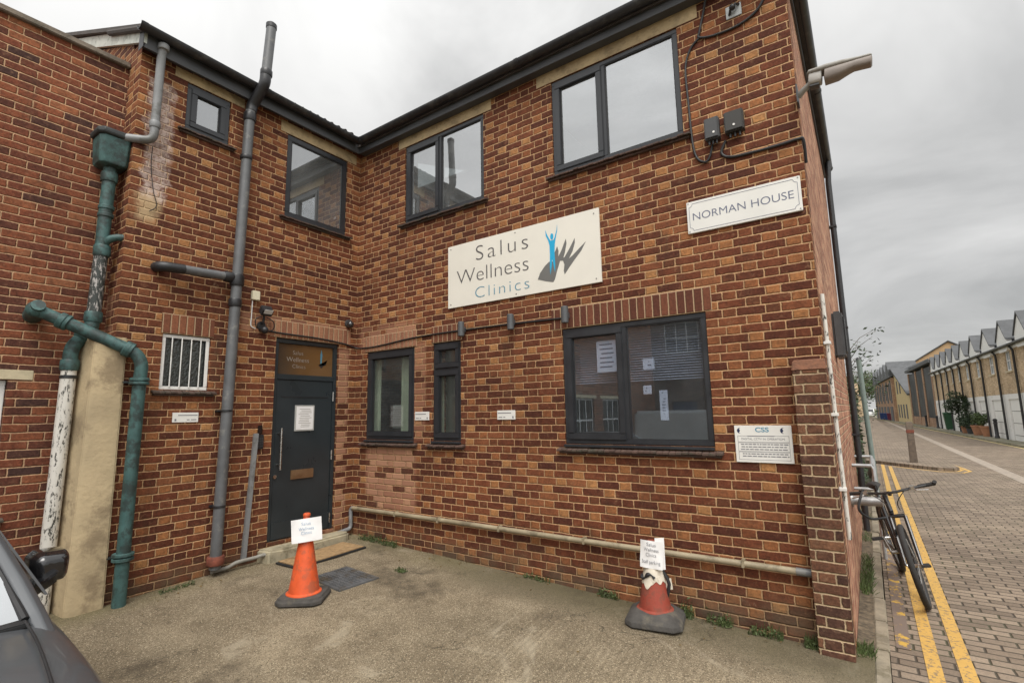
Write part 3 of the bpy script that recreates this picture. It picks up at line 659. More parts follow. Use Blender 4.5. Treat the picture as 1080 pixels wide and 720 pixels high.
window(MAINP, WA, [(0, .465, 0, 1, True), (.465, 1, 0, 1, False)], M_GLASS, label='upper window reflecting the soil stack')
window(MAINP, WB, [(0, .435, 0, 1, True), (.435, 1, 0, 1, False)], M_GLASS, label='upper window nearest the corner')
window(MAINP, WC, [(0, .46, 0, 1, True), (.46, 1, 0, 1, False)], M_GLASSC, cill=True, label='wide ground floor window')
window(MAINP, WD, [(0, 1, 0, .735, True), (0, 1, .735, 1, True)], M_GLASSD, cill=True, fo=.035, label='narrow ground floor window')
window(MAINP, WE, [(0, 1, 0, 1, True)], M_GLASSD, cill=True, label='ground floor window by the corner')
window(WINGP, WG, [(0, 1, 0, 1, False)], M_GLASS, fo=.065, label='upper window over the door')
window(WINGP, WH, [(0, 1, 0, 1, True)], M_GLASS, fo=.05, label='small square upper window')
w = window(WINGP, WI, [(0, 1, 0, 1, False)], M_OBSC, frame=M_WHITE, fo=.035, d0=.02, label='white barred toilet window')
m = MB()
for i in range(4):
    s_ = WI[0]+.05+(WI[1]-WI[0]-.10)*(i+.5)/4; m.tube([WINGP(s_, .012, WI[2]+.03), WINGP(s_, .012, WI[3]-.03)], .006, 8)
m.build('security_bar', M_WHITE, w)
# door ---------------------------------------------------------------
m = MB(); d0, d1 = .03, .10; s0, s1, z0, z1 = DO; g = .004
m.box(s0+g, s0+.055, d0, d1, z0, z1-.055, WINGP); m.box(s1-.055, s1-g, d0, d1, z0, z1-.055, WINGP); m.box(s0+g, s1-g, d0, d1, z1-.055, z1-g, WINGP); m.box(s0+.055, s1-.055, d0, d1, 1.88, 1.945, WINGP)
door = m.build('door', M_DOOR, clinic, bevel=.004); door['label'] = 'dark entrance door with bronze letter plate'
MB().box(s0+.059, s1-.059, d0+.012, d1-.01, z0+.01, 1.876, WINGP).build('door_panel', M_DOOR, door, bevel=.003)
MB().box(s0+.062, s1-.062, d0+.004, d0+.011, z0+.012, z0+.21, WINGP).build('kick_plate', M_DOOR, door, bevel=.003)
m = MB(); m.box(s0+.12, s1-.12, d0+.0085, d0+.0115, 1.66, 1.672, WINGP); m.build('door_moulding', M_GASKET, door, smooth=False)
MB().box(s0+.057, s1-.057, d0+.03, d0+.04, 1.947, z1-.057, WINGP).build('transom_pane', M_TRANS, door, smooth=False)
m = MB(); m.tube([WINGP(1.075, -.035, .80), WINGP(1.075, -.035, 1.29)], .013, 12)
for z in (.86, 1.23): m.tube([WINGP(1.075, -.035, z), WINGP(1.075, d0+.012, z)], .009, 10)
m.build('pull_handle', M_STEEL, door)
MB().box(.585, .895, d0-.004, d0+.012, .665, .775, WINGP).build('letter_plate', M_BRASS, door, bevel=.003)
MB().box(.625, .855, d0-.008, d0-.003, .695, .745, WINGP).build('letter_flap', M_BRASS, door, bevel=.002)
MB().tube([WINGP(1.10, d0+.012, .72), WINGP(1.10, d0-.006, .72)], .022, 16).build('lock_cylinder', M_STEEL, door)
for z in (.13, .92, 1.68): MB().tube([WINGP(.333, d0-.006, z-.06), WINGP(.333, d0-.006, z+.06)], .011, 10).build('hinge', M_STEEL, door)
# faint sign lettering on the transom
PT = lambda x, y, z: (-(d0+.0285)+z, -1.02+x, 2.03+y)
tb = joinbm(text_bm('Salus', .075, lambda x, y, z: PT(x+.10, y+.17, z), thin=-.0012, ext=.0004), text_bm('Wellness', .085, lambda x, y, z: PT(x+.02, y+.08, z), thin=-.0012, ext=.0004), text_bm('Clinics', .07, lambda x, y, z: PT(x+.10, y, z), thin=-.0012, ext=.0004))
finish('transom_lettering', tb, plain('frosted_lettering', (.30, .27, .24), .6), door, False)
m = MB(); m.prism([PT(*p, 0) for p in ((.50, .08), (.52, .08), (.525, .20), (.51, .27), (.497, .20))], (.0006, 0, 0)); m.build('transom_figure', M_TXBLUE, door, smooth=False)
m = MB(); m.prism([PT(*p, 0) for p in ((.47, .06), (.52, .02), (.60, .13), (.57, .10), (.58, .06), (.535, .08), (.50, .07))], (.0006, 0, 0)); m.build('transom_hand', M_GASKET, door, smooth=False)

# roofs, fascias, gutters --------------------------------------------
GY = -.20      # gutter centre line in front of the wall
m = MB()
m.box(.10, L+.02, -.115, -.096, EAVE-.02, EAVE+.20); m.box(.10, L+.001, -.094, -.004, EAVE-.012, EAVE+.004)   # front fascia and soffit
m.build('fascia_board', M_FASCIA, clinic, smooth=False)
m = MB(); m.box(.095, .115, -WEND-.02, -.10, EAVE-.02, EAVE+.20); m.box(.004, .094, -WEND-.01, -.10, EAVE+.025, EAVE+.04); m.build('fascia_board', M_FASCIA, clinic, smooth=False)
m = MB(); m.box(L+.002, L+.020, -.095, 5.0, EAVE-.02, EAVE+.17); m.build('fascia_board', M_FASCIA, clinic, smooth=False)
def gutter(m, p0, p1, outdir, r=.062):
    p0, p1, o = Vector(p0), Vector(p1), Vector(outdir); n = 12
    def sec(p): 
        o_ = [p+o*(r*math.cos(a))-Vector((0, 0, r*math.sin(a))) for a in [math.pi*i/n for i in range(n+1)]]
        i_ = [p+o*((r-.006)*math.cos(a))-Vector((0, 0, (r-.006)*math.sin(a))) for a in [math.pi*i/n for i in range(n, -1, -1)]]
        return o_+i_
    m.loft([sec(p0), sec(p1)])
    ln = (p1-p0).length; k = max(2, int(ln/1.9)); t = (p1-p0).normalized()
    for i in range(k+1):
        c = p0+t*min(max(.04, ln*i/k), ln-.06)
        m.loft([[q+(q-c)*.10 for q in sec(c)], [q+(q-c-t*.05)*.10 for q in sec(c+t*.05)]])
GZ = EAVE+.135
m = MB(); gutter(m, (.18, -.182, GZ), (L+.10, -.182, GZ), (0, -1, 0)); m.build('gutter', M_GUTTER, clinic, angle=50)
m = MB(); gutter(m, (.182, -.182, GZ), (.182, -WEND-.10, GZ+.03), (1, 0, 0)); m.build('gutter', M_GUTTER, clinic, angle=50)
m = MB(); gutter(m, (L+.078, -.13, GZ), (L+.078, 5.03, GZ), (1, 0, 0), .055); m.build('gutter', M_GUTTER, clinic, angle=50)
# pitched roofs, with rolls of tile along the eaves
m = MB(); sl_ = .30
ridge = 2.6
def roofq(a, b, c, d): m.hexa([Vector(p) for p in (a, b, c, d)]+[Vector(p)+Vector((0, 0, .05)) for p in (a, b, c, d)])
R0 = EAVE+.06
roofq((-.1, -.15, R0), (L+.06, -.15, R0), (L-2.4, ridge, R0+2.7*sl_), (-.1, ridge, R0+2.7*sl_))
roofq((L+.059, -.149, R0), (L+.059, 5.1, R0), (L-2.39, ridge+.01, R0+2.7*sl_), (L-2.39, ridge, R0+2.7*sl_))
roofq((L+.058, 5.101, R0), (-6, 5.101, R0), (-6, ridge+.01, R0+2.7*sl_), (L-2.4, ridge+.02, R0+2.7*sl_))
n = 46
for i in range(n):
    x = .30+(L-.3)*i/n; m.tube([(x, -.17, R0+.05), (x, .6, R0+.05+.77*sl_)], .028, 8)
m.build('roof', M_TILE, clinic)
m = MB()
roofq((.16, -WEND-.07, R0+.08), (.16, .3, R0+.08), (-3.0, .3, R0+1.50), (-3.0, -WEND-.07, R0+1.50))
roofq((-3.0, -WEND-.07, R0+1.50), (-3.0, 2.6, R0+1.50), (-6.1, 2.6, R0), (-6.1, -WEND-.07, R0))
n = 24
for i in range(n):
    y = -WEND-.05+(WEND-.15)*i/n; m.tube([(.185, y, R0+.075+.035*(y+WEND)/WEND), (-.9, y, R0+.075+1.07*.44)], .032, 8)
m.build('roof', M_TILE, clinic)
MB().box(.0, .119, -WEND-.034, -WEND-.0305, EAVE-.022, EAVE+.21).build('eaves_end', M_FASCIA, clinic, smooth=False)
def bargez(x): return 5.225+.37*(.14-x)*1.16
m = MB(); m.hexa([(.12, -WEND-.03, bargez(.12)), (.12, -WEND-.002, bargez(.12)), (-3.0, -WEND-.002, bargez(-3.0)), (-3.0, -WEND-.03, bargez(-3.0)), (.12, -WEND-.03, bargez(.12)+.155), (.12, -WEND-.002, bargez(.12)+.155), (-3.0, -WEND-.002, bargez(-3.0)+.19), (-3.0, -WEND-.03, bargez(-3.0)+.155)])
m.build('bargeboard', M_BARGE, clinic, smooth=False)

# ------------------------------------------------------------------ neighbouring building on the left
XL = -.32
nb_ = thing('neighbour_building', 'long red brick neighbour wall with flat concrete coping at left', 'building', (XL, -6, -.3))
NW = [(3.43+1.75*i, 4.63+1.75*i, .62, 1.785) for i in range(4)]
PN = lambda s, d, z: (XL-d, -s, z)
finish('wall', wall_mesh(PN, WEND-.4, 13.0, -.9, 5.13, .25, NW), M_LEFT, nb_, False)
m = MB(); m.box(XL-.30, XL+.045, -13.0, -WEND+.0-.002, 5.131, 5.19); m.build('coping', M_COPE, nb_, bevel=.008)
for i, o in enumerate(NW):
    MB().box(o[0]-.16, o[1]+.16, -.006, .06, 1.788, 1.875, PN).build('lintel', M_CONCL, nb_, bevel=.004)
    window(PN, o, [(0, .333, 0, .5, False), (.333, .667, 0, .5, False), (.667, 1, 0, .5, False), (0, .333, .5, 1, False), (.333, .667, .5, 1, False), (.667, 1, .5, 1, False)], M_GLASSD, frame=M_WHITEUP, d0=.05, parent=nb_)
m = MB(); m.box(-8, XL-.26, -13, -12.8, -.9, 5.1); m.box(-8, -7.8, -12.79, -2.8, -.9, 5.1); m.box(-7.79, XL-.26, -12.79, -2.8, 4.9, 5.1); m.build('flat_roof', M_LEFT, nb_, smooth=False)

# building across the yard, seen only in the window reflections
op = thing('opposite_building', 'dark brick workshop across the yard with white gridded windows', 'building', (3, -15, -.4))
PO = lambda s, d, z: (5.6-s, -15-d, z)
OW = [(.6+2.1*i, 1.9+2.1*i, .9, 2.3) for i in (0, 1, 3, 4)]+[(.6+2.1*i, 1.9+2.1*i, 3.6, 4.8) for i in range(5)]
finish('wall', wall_mesh(PO, -.3, 11.5, -.9, 6.2, .25, OW+[(5.0, 5.95, -.4, 1.75)]), M_FARBRK, op, False)
for o in OW: window(PO, o, [(i/3, (i+1)/3, j/2, (j+1)/2, False) for i in range(3) for j in range(2)], M_GLASSD, frame=M_WHITEUP, d0=.05, parent=op, tile=False)
MB().box(5.02, 5.93, .06, .12, -.4, 1.74, PO).build('door', M_DOORBL, op, bevel=.004)
m = MB(); m.box(-6, 6, -22, -15.3, -.9, 6.1); m.build('roof', M_SLATE, op, smooth=False)
MB().tube([PO(7.1, -.08, -.4), PO(7.1, -.08, 6.1)], .05).build('drainpipe', M_WHITE, op)

# ------------------------------------------------------------------ buttress and pipes at the left corner
m = MB()
bz = -.9
m.loft([[(.012, -2.66, bz), (.075, -2.72, bz), (.075, -2.95, bz), (-.02, -3.10, bz), (-.315, -3.10, bz), (-.315, -2.787, bz), (-.02, -2.66, bz)] if False else
        [(.045, -2.700, z), (.055, -2.71, z), (.052, -2.90-.03*max(0, 1-z/2), z), (.02, -2.945-.03*max(0, 1-z/2), z), (-.30, -2.99-.02*max(0, 1-z/2), z), (-.318, -2.97, z), (-.318, -2.788, z), (-.01, -2.788, z), (.004, -2.70, z)] for z in (-.9, -.2, .3, .8, 1.3, 1.8, 2.14, 2.2)])
tag(m.build('concrete_buttress', M_BUTT, None, bevel=.012), 'tan rendered concrete buttress at the brick corner behind the green pipe', 'buttress')

def collar(m, p, ax, r, h=.05, seg=18):
    p, ax = Vector(p), Vector(ax).normalized(); m.tube([p-ax*h/2, p-ax*h*.35, p+ax*h*.35, p+ax*h/2], [r*.92, r, r, r*.92], seg)
# hopper and its pipe
hp = thing('rainwater_hopper_pipe', 'green cast iron hopper head with patched downpipe turning white below', 'downpipe', (-.2, -2.92, 0))
hx, hy = -.175, -2.905
m = MB()
def sq(r, z, rx=None): rx = rx or r; return [(hx-.10, hy-r, z), (hx+rx*.72, hy-r, z), (hx+rx, hy-r*.72, z), (hx+rx, hy+r*.72, z), (hx+rx*.72, hy+r, z), (hx-.10, hy+r, z)]
m.loft([sq(.075, 3.915, .075), sq(.112, 3.93, .115), sq(.118, 3.95, .120), sq(.136, 4.20, .140)]); m.build('hopper', M_GREENPL, hp, bevel=.004, angle=20)
m = MB(); m.loft([sq(.148, 4.202, .152), sq(.160, 4.220, .166), sq(.160, 4.255, .166), sq(.15, 4.27, .155)]); m.build('hopper_rim', plain('dark_iron', (.03, .034, .034), .6, .3, 8), hp, bevel=.005)
MB().tube([(hx, hy, 3.92), (hx, hy, 3.84), (hx, hy-.005, 3.20), (hx, hy-.005, 3.02)], .056, 20).build('upper_pipe', M_GREENPL, hp)
for z, r_, h_ in ((3.82, .07, .10), (3.50, .066, .04), (3.42, .066, .04), (3.06, .07, .11)): m = MB(); collar(m, (hx, hy, z), (0, 0, 1), r_, h_); m.build('pipe_collar', M_GREENPL, hp)
MB().tube(cubic([(hx, hy, 3.10), (hx+.06, hy+.03, 3.17), (hx+.10, hy+.09, 3.20), (hx+.12, hy+.16, 3.20)], 6), .034, 14).build('branch_pipe', M_GREENPL, hp)
MB().tube([(hx, hy-.005, 3.03), (hx-.005, hy-.015, 2.40)], .056, 20).build('flaking_pipe', M_GREENFL, hp)['label'] = 'flaking dark pipe length with pale patches'
m = MB(); collar(m, (hx-.005, hy-.015, 2.40), (0, 0, 1), .072, .10)
m.tube(cubic([(hx-.005, hy-.015, 2.42), (hx-.005, hy-.03, 2.27), (hx-.01, hy-.10, 2.17), (hx-.015, hy-.145, 2.08), (hx-.015, hy-.15, 1.92)], 6), .058, 20); collar(m, (hx-.015, hy-.15, 1.93), (0, 0, 1), .072, .10); collar(m, (hx-.008, hy-.075, 2.205), (0, -.6, -.8), .070, .06); m.build('swan_neck', M_GREENPL, hp)
MB().tube([(hx-.015, hy-.15, 1.90), (hx-.015, hy-.17, -.25)], .058, 20).build('lower_pipe', M_WHITEFL, hp)['label'] = 'lower pipe length in flaking white paint'
m = MB(); collar(m, (hx-.015, hy-.15, 1.82), (0, 0, 1), .066, .03); m.build('pipe_collar', M_BLACKPL, hp)
# diagonal green soil pipe
gp = thing('green_soil_pipe', 'green cast iron soil pipe running diagonally then down beside the buttress', 'soil pipe', (.12, -2.61, -.2))
a, b = Vector((-.13, -3.34, 2.40)), Vector((.125, -2.645, 2.055))
dr = (b-a).normalized()
el = arc(b+dr*.05, -dr, (0, .02, -1), .13, 8)
m = MB(); m.tube([a]+el+[(.125, -2.60, 1.80), (.125, -2.615, -.30)], .055, 20); m.build('pipe', M_GREENPL, gp)
m = MB(); m.ball(a, .075, 16, (1, 1, 1)); m.tube([a, a+Vector((-.2, .02, -.03))], .07, 16); m.tube([a+Vector((.05, .0, .02)), a+Vector((.085, -.005, .03))], .05, 16); m.build('access_elbow', M_GREENPL, gp)
for q_, d_, r_, w_ in [(a+(b-a)*t, dr, .074, w_) for t, w_ in ((.24, .05), (.29, .03), (.90, .05), (.94, .03))]+[((.125, -2.602, z), (0, 0, 1), .082, .03) for z in (1.80, 1.765)]+[((.125, -2.613, z), (0, 0, 1), .085, .03) for z in (.205, .165)]:
    m = MB(); collar(m, q_, d_, r_, w_); m.build('socket_collar', M_GREENPL, gp)
for z in (1.765, .165): MB().box(.0, .05, -2.72, -2.50, z, z+.022).build('bracket', plain('dark_iron', (.03, .034, .034)), gp, bevel=.004)
# light grey rainwater pipe at the wing's end
gy = -2.645
rp_ = thing('grey_rainwater_pipe', 'light grey gutter outlet pipe bending left over the hopper', 'downpipe', (.1, gy, 4.2))
m = MB(); pts = [(.14, gy, 5.30), (.10, gy, 5.16), (.085, gy, 4.42)]+arc((.085, gy, 4.235), (0, 0, 1), (-.5, -1, 0), .10, 8)+[(-.05, gy-.20, 4.235), (-.085, gy-.255, 4.235), (-.10, gy-.27, 4.20)]
m.tube(pts, .040, 18); m.build('pipe', M_GREYLT, rp_)
for q_, r_, w_ in (((.14, gy, 5.27), .052, .06), ((.085, gy, 4.42), .050, .07)): m = MB(); collar(m, q_, (0, 0, 1), r_, w_); m.build('socket', M_GREYLT, rp_)
MB().tube(cubic([(.045, gy+.01, 4.2), (.02, gy+.02, 4.0), (.012, gy+.06, 3.75), (.012, gy+.10, 3.60), (.012, gy+.04, 3.52)], 6), .004, 6).build('loose_wire', M_CABLE, rp_)
# soil stack
sx, sy = .10, -1.70
ss = thing('soil_stack', 'tall dark grey soil stack rising past the gutter with a side branch', 'soil pipe', (sx, -1.77, -.2))
MB().tube([(sx, -1.785, -.13), (sx, -1.70, 5.0), (sx, -1.69, 5.08)], .056, 22).build('stack_pipe', M_GREYPL, ss)
m = MB(); m.tube(cubic([(sx, -1.69, 5.05), (sx+.01, -1.68, 5.14), (sx+.10, -1.66, 5.25), (sx+.185, -1.645, 5.36), (sx+.195, -1.64, 5.46)], 6), .062, 20); m.build('offset_bend', M_BLACKPL, ss)
MB().tube([(sx+.195, -1.64, 5.42), (sx+.19, -1.60, 6.12)], .056, 22).build('vent_pipe', M_GREYPL, ss)
m = MB(); m.tube([(sx+.19, -1.60, 6.12), (sx+.19, -1.60, 6.17), (sx+.19, -1.598, 6.20)], [.062, .062, .03], 22); m.build('vent_cap', M_BLACKPL, ss)
for x_, y_, z, r_, w_ in ((sx, -1.70, 4.97, .070, .10), (sx+.197, -1.635, 5.50, .068, .08), (sx, -1.715, 4.45, .066, .05), (sx, -1.735, 2.96, .074, .13), (sx, -1.742, 2.70, .068, .09), (sx, -1.765, 1.50, .064, .02), (sx, -1.778, .50, .064, .025)):
    m = MB(); collar(m, (x_, y_, z), (0, 0, 1), r_, w_); m.build('coupling', M_BLACKPL, ss)
m = MB(); m.tube([(sx, -1.737, 2.985), (sx, -1.86, 2.985), (sx, -2.33, 2.965)], .046, 18); m.build('branch_pipe', M_GREYPL, ss)
m = MB(); m.tube([(sx, -2.28, 2.967)]+arc((sx, -2.50, 2.96), (0, 1, 0), (-1, 0, 0), .11, 8)+[(-.02, -2.50, 2.955)], .052, 18); m.build('branch_elbow', M_BLACKPL, ss); m = MB(); collar(m, (sx, -1.83, 2.985), (0, 1, 0), .058, .10); m.build('branch_socket', M_BLACKPL, ss)
m = MB(); collar(m, (sx, -1.783, -.045), (0, 0, 1), .085, .09); m.build('rusty_foot', M_RUST, ss)
for z in (1.50, .50): MB().box(.0, .05, -1.84, -1.70, z-.012, z+.012).build('bracket', M_BLACKPL, ss, bevel=.003)
# conduit by the door
cdt = thing('grey_conduit', 'slim light grey trunking running from the keypad to the ground', 'conduit', (.03, -1.42, -.2))
MB().hexa([(.002, -1.475, -.12), (.045, -1.475, -.12), (.045, -1.425, -.12), (.002, -1.425, -.12), (.002, -1.405, 1.24), (.045, -1.405, 1.24), (.045, -1.355, 1.24), (.002, -1.355, 1.24)]).build('trunking', M_GREYLT, cdt, bevel=.005)
MB().tube(cubic([(.05, -1.80, -.165), (.07, -1.65, -.155), (.09, -1.55, -.12), (.10, -1.38, -.115), (.14, -1.26, -.10), (.14, -1.20, -.15)], 8), .020, 12).build('low_pipe', plain('old_grey_pipe', (.24, .23, .20), .6, .2, 8, dirt=(.12, .11, .08), dirt_amt=.4), cdt)
# waste pipe along the front wall
wp = thing('waste_pipe', 'beige waste pipe along the foot of the front wall, elbow at the corner', 'waste pipe', (.05, -.05, .2))
MB().tube([(.075, -.045, .21), (1.8, -.045, .212), (3.6, -.046, .206), (5.30, -.045, .205)], .025, 16).build('pipe', M_BEIGE, wp)
MB().tube([(5.27, -.045, .205), (5.374, -.045, .205)], .029, 16).build('end_socket', M_GREYPL, wp)
m = MB(); m.tube([(.10, -.045, .21)]+arc((.035, -.045, .21), (1, 0, 0), (0, 0, -1), .05, 6)+arc((.04, -.045, -.06), (0, 0, 1), (0, -1, 0), .05, 6)+[(.04, -.30, -.085)], .025, 14); m.build('elbow', M_GREYLT, wp)
for x in (.9, 1.62, 2.5, 3.5, 4.2, 4.9): MB().box(x-.012, x+.012, -.073, -.001, .178, .240).build('pipe_clip', M_BEIGE, wp, bevel=.004)

# ------------------------------------------------------------------ signs
def PS(x0, z0, d=-.022): return lambda x, y, z: (x0+x, d-z, z0+y)
sg = thing('clinic_sign', 'large cream board reading Salus Wellness Clinics with a hand logo', 'sign', (2.77, 0, 2.686))
MB().box(1.752, 3.786, -.021, -.003, 2.688, 3.460).build('board', M_SIGN, sg, bevel=.002)
finish('lettering', joinbm(text_bm('Salus', .262, PS(2.195, 3.208), thin=-.0045, spacing=1.25, width=.735), text_bm('Wellness', .250, PS(1.895, 2.962), thin=-.0045, width=1.035)), M_TXGREY, sg, False)
finish('lettering', text_bm('Clinics', .190, PS(2.18, 2.757), thin=-.004, spacing=1.2, width=.755), M_TXBLUE, sg, False)['label'] = 'teal word Clinics'
# logo: points in the board's plane
def zt(px, py):      # logo sheet units to board metres
    return (2.5+(px-360)*.002685, 3.20-(py-335)*.0024)
def sheet(pts, d): return [(x, d, z) for x, z in pts]
hand = [(3.045, 2.835), (3.075, 2.90), (3.135, 2.965), (3.19, 3.005), (3.235, 3.00), (3.265, 2.99), (3.262, 3.09), (3.295, 3.155), (3.31, 3.10), (3.305, 3.04), (3.345, 3.10), (3.40, 3.215), (3.408, 3.165), (3.385, 3.07), (3.365, 3.015), (3.38, 3.02), (3.44, 3.10), (3.505, 3.20), (3.505, 3.15), (3.475, 3.065), (3.43, 2.995), (3.475, 3.02), (3.56, 3.085), (3.63, 3.135), (3.575, 3.05), (3.50, 2.975), (3.43, 2.90), (3.375, 2.835), (3.365, 2.875), (3.375, 2.94), (3.36, 2.985), (3.325, 2.99), (3.29, 2.90), (3.255, 2.80), (3.235, 2.775), (3.14, 2.80)]
MB().prism(sheet(hand, -.0224), (0, .0016, 0)).build('hand_logo', M_HANDG, sg, smooth=False)
fig = [(3.205, 2.86), (3.222, 2.95), (3.232, 3.03), (3.245, 2.96), (3.262, 2.875), (3.266, 2.96), (3.262, 3.08), (3.268, 3.19), (3.283, 3.26), (3.302, 3.33), (3.303, 3.395), (3.293, 3.33), (3.268, 3.26), (3.254, 3.235), (3.218, 3.232), (3.205, 3.25), (3.175, 3.31), (3.155, 3.365), (3.16, 3.30), (3.19, 3.235), (3.203, 3.18), (3.205, 3.08), (3.20, 2.95)]
MB().prism(sheet(fig, -.0236), (0, .001, 0)).build('figure_logo', M_CYAN, sg, smooth=False)
MB().prism(sheet([(3.234+.019*math.cos(t), 3.275+.035*math.sin(t)) for t in [2*math.pi*i/16 for i in range(16)]], -.0236), (0, .001, 0)).build('figure_head', M_DKBLUE if False else M_CYAN, sg, smooth=False)
for x, z in ((1.80, 2.73), (1.80, 3.42), (2.76, 3.425), (2.76, 2.72), (3.73, 2.73), (3.73, 3.41)): MB().tube([(x, -.0208, z), (x, -.0245, z)], .007, 10).build('screw', M_CHAIN, sg)
nh = thing('house_name_sign', 'white name plate reading NORMAN HOUSE near the corner', 'sign', (5.1, 0, 2.98))
MB().box(4.649, 5.553, -.024, -.003, 2.983, 3.277).build('board', M_SIGNW, nh, bevel=.003)
finish('lettering', text_bm('NORMAN HOUSE', .098, PS(4.700, 3.098, -.0245), thin=-.0006, width=.80, ext=.0005), M_NAVY, nh, False)
m = MB(); i_, cR = .022, .030
x0, x1, z0, z1 = 4.649+i_, 5.553-i_, 2.983+i_, 3.277-i_
loop = []
for cx, cz, a0 in ((x0, z0, 90), (x1, z0, 180), (x1, z1, 270), (x0, z1, 0)):
    for q in range(7):
        t = math.radians(a0-15*q); loop.append((cx+cR*math.cos(t), -.0243, cz+cR*math.sin(t)))
# reversed arcs bite into the corners
m.tube(loop, .0018, 6, closed=True); m.build('border_line', M_NAVY, nh)
for x in (4.665, 5.537):
    for z in (2.999, 3.261): MB().tube([(x, -.0238, z), (x, -.0265, z)], .006, 10).build('screw', M_CHAIN, nh)
cs = thing('cctv_notice_sign', 'white CCTV warning sign headed CSS beside the brick pier', 'sign', (5.11, 0, 1.0))
MB().box(4.905, 5.322, -.014, -.003, .990, 1.283).build('board', M_SIGNW, cs, bevel=.002)
finish('heading', text_bm('CSS', .052, PS(5.062, 1.232, -.0145), width=.10, ext=.0005, thin=.001), M_TXBLUE, cs, False)
finish('notice_title', text_bm('DIGITAL CCTV IN OPERATION', .024, PS(4.955, 1.168, -.0145), width=.315, ext=.0005), M_INK, cs, False)
m = MB(); rr = random.Random(3)
for z in (1.196,): m.box(5.0, 5.20, -.0150, -.0138, z, z+.006)
for z in (1.130, 1.110, 1.090, 1.055, 1.036):
    x = 4.945+rr.uniform(0, .012)
    while x < 5.285:
        wd = rr.uniform(.012, .035); m.box(x, min(x+wd, 5.292), -.0150, -.0138, z, z+.0075); x += wd+.006
m.build('small_print', M_INK, cs, smooth=False)
m = MB()
for za, zb in ((1.152, 1.20), (1.078, 1.146), (1.012, 1.072)):
    p = [(4.928, za), (5.300, za), (5.300, zb), (4.928, zb)]
    for (xa, zA), (xb, zB) in zip(p, p[1:]+p[:1]): m.box(min(xa, xb)-.0012, max(xa, xb)+.0012, -.0148, -.0139, min(zA, zB)-.0012, max(zA, zB)+.0012)
m.build('text_frame', M_INK, cs, smooth=False)
for cx in (4.945, 5.262):
    MB().prism([(cx+.020*math.cos(t), -.0146, 1.242+.022*math.sin(t)) for t in [math.radians(70+22*i) for i in range(11)]]+[(cx-.006, -.0146, 1.225), (cx+.004, -.0146, 1.243), (cx-.004, -.0146, 1.255)], (0, .0008, 0)).build('emblem', M_DKBLUE, cs, smooth=False)
def plate(P, u0, u1, z0, z1, lab):
    t = thing('notice_plate', lab, 'sign', P((u0+u1)/2, 0, z0), 'small white parking plates on the walls')
    MB().box(u0, u1, -.012, -.002, z0, z1, P).build('board', M_SIGNW, t, bevel=.002)
    m = MB(); sg_ = 1 if u1 > u0 else -1
    m.box(u0+.01, u1-.05, -.0135, -.0118, z1-.032, z1-.024, P)
    for a, b in ((.02, .07), (.085, .11)): m.box(u0+a, u0+b, -.0135, -.0118, z0+.022, z0+.030, P)
    m.box(u1-.036, u1-.02, -.0135, -.0118, z0+.014, z0+.036, P); m.build('print_line', M_INK, t, smooth=False); return t
plate(MAINP, 1.19, 1.43, 1.352, 1.455, 'small white plate on brick between the two narrow dark windows'); plate(MAINP, 2.467, 2.707, 1.350, 1.450, 'small white plate on bare brick left of the wide window'); plate(WINGP, 2.005, 2.25, 1.385, 1.485, 'small white plate below the white barred window')

# ------------------------------------------------------------------ fittings on the walls
cb = MB()
cb.tube(cubic([(.012, -1.33, 2.455), (.012, -1.15, 2.44), (.012, -.60, 2.432), (.012, -.20, 2.40), (.03, -.012, 2.36), (.25, -.012, 2.345), (.55, -.012, 2.352), (1.2, -.012, 2.395), (1.95, -.012, 2.402), (2.7, -.012, 2.395), (3.36, -.012, 2.378)], 8), .010, 8)
tag(cb.build('lamp_cable', M_CABLE), 'black cable running over the door and along to the wall lamps', 'cable')
for x, z, l in ((2.0, 2.405, 'small grey cylinder wall lamp beside the narrow window'), (2.71, 2.405, 'small grey cylinder wall lamp below the clinic sign, middle of the cable'), (3.385, 2.40, 'small grey cylinder wall lamp at the wide window lintel')):
    t = thing('wall_lamp', l, 'wall lamp', (x, -.05, z), 'cylinder lamps along the front wall cable')
    MB().tube([(x, -.07, z-.085), (x, -.07, z-.08), (x, -.07, z+.08), (x, -.07, z+.085)], [.034, .038, .038, .034], 20).build('cylinder_housing', M_LAMPG, t)
    MB().box(x-.02, x+.02, -.045, -.002, z-.03, z+.03).build('wall_bracket', M_LAMPG, t, bevel=.004)
fl = thing('security_floodlight', 'black floodlight with motion sensor beside the door head', 'floodlight', (.05, -1.38, 2.5))
MB().hexa([(.10, -1.44, 2.60), (.10, -1.31, 2.60), (.04, -1.31, 2.66), (.04, -1.44, 2.66), (.16, -1.44, 2.66), (.16, -1.31, 2.66), (.09, -1.31, 2.735), (.09, -1.44, 2.735)]).build('lamp_head', M_BLACKPL, fl, bevel=.008)
MB().hexa([(.128, -1.425, 2.628), (.128, -1.325, 2.628), (.163, -1.325, 2.668), (.163, -1.425, 2.668), (.131, -1.425, 2.625), (.131, -1.325, 2.625), (.166, -1.325, 2.665), (.166, -1.425, 2.665)]).build('led_panel', M_LED, fl, smooth=False)
m = MB(); m.tube([(.0, -1.38, 2.52), (.05, -1.38, 2.53), (.07, -1.38, 2.62)], .014, 10); m.tube([(.001, -1.38, 2.50), (.02, -1.38, 2.50)], .05, 18); m.build('bracket', M_BLACKPL, fl)
m = MB(); m.tube([(.01, -1.375, 2.455), (.06, -1.375, 2.45)], .035, 14); m.ball((.085, -1.375, 2.44), .042, 16); m.build('motion_sensor', M_BLACKPL, fl)
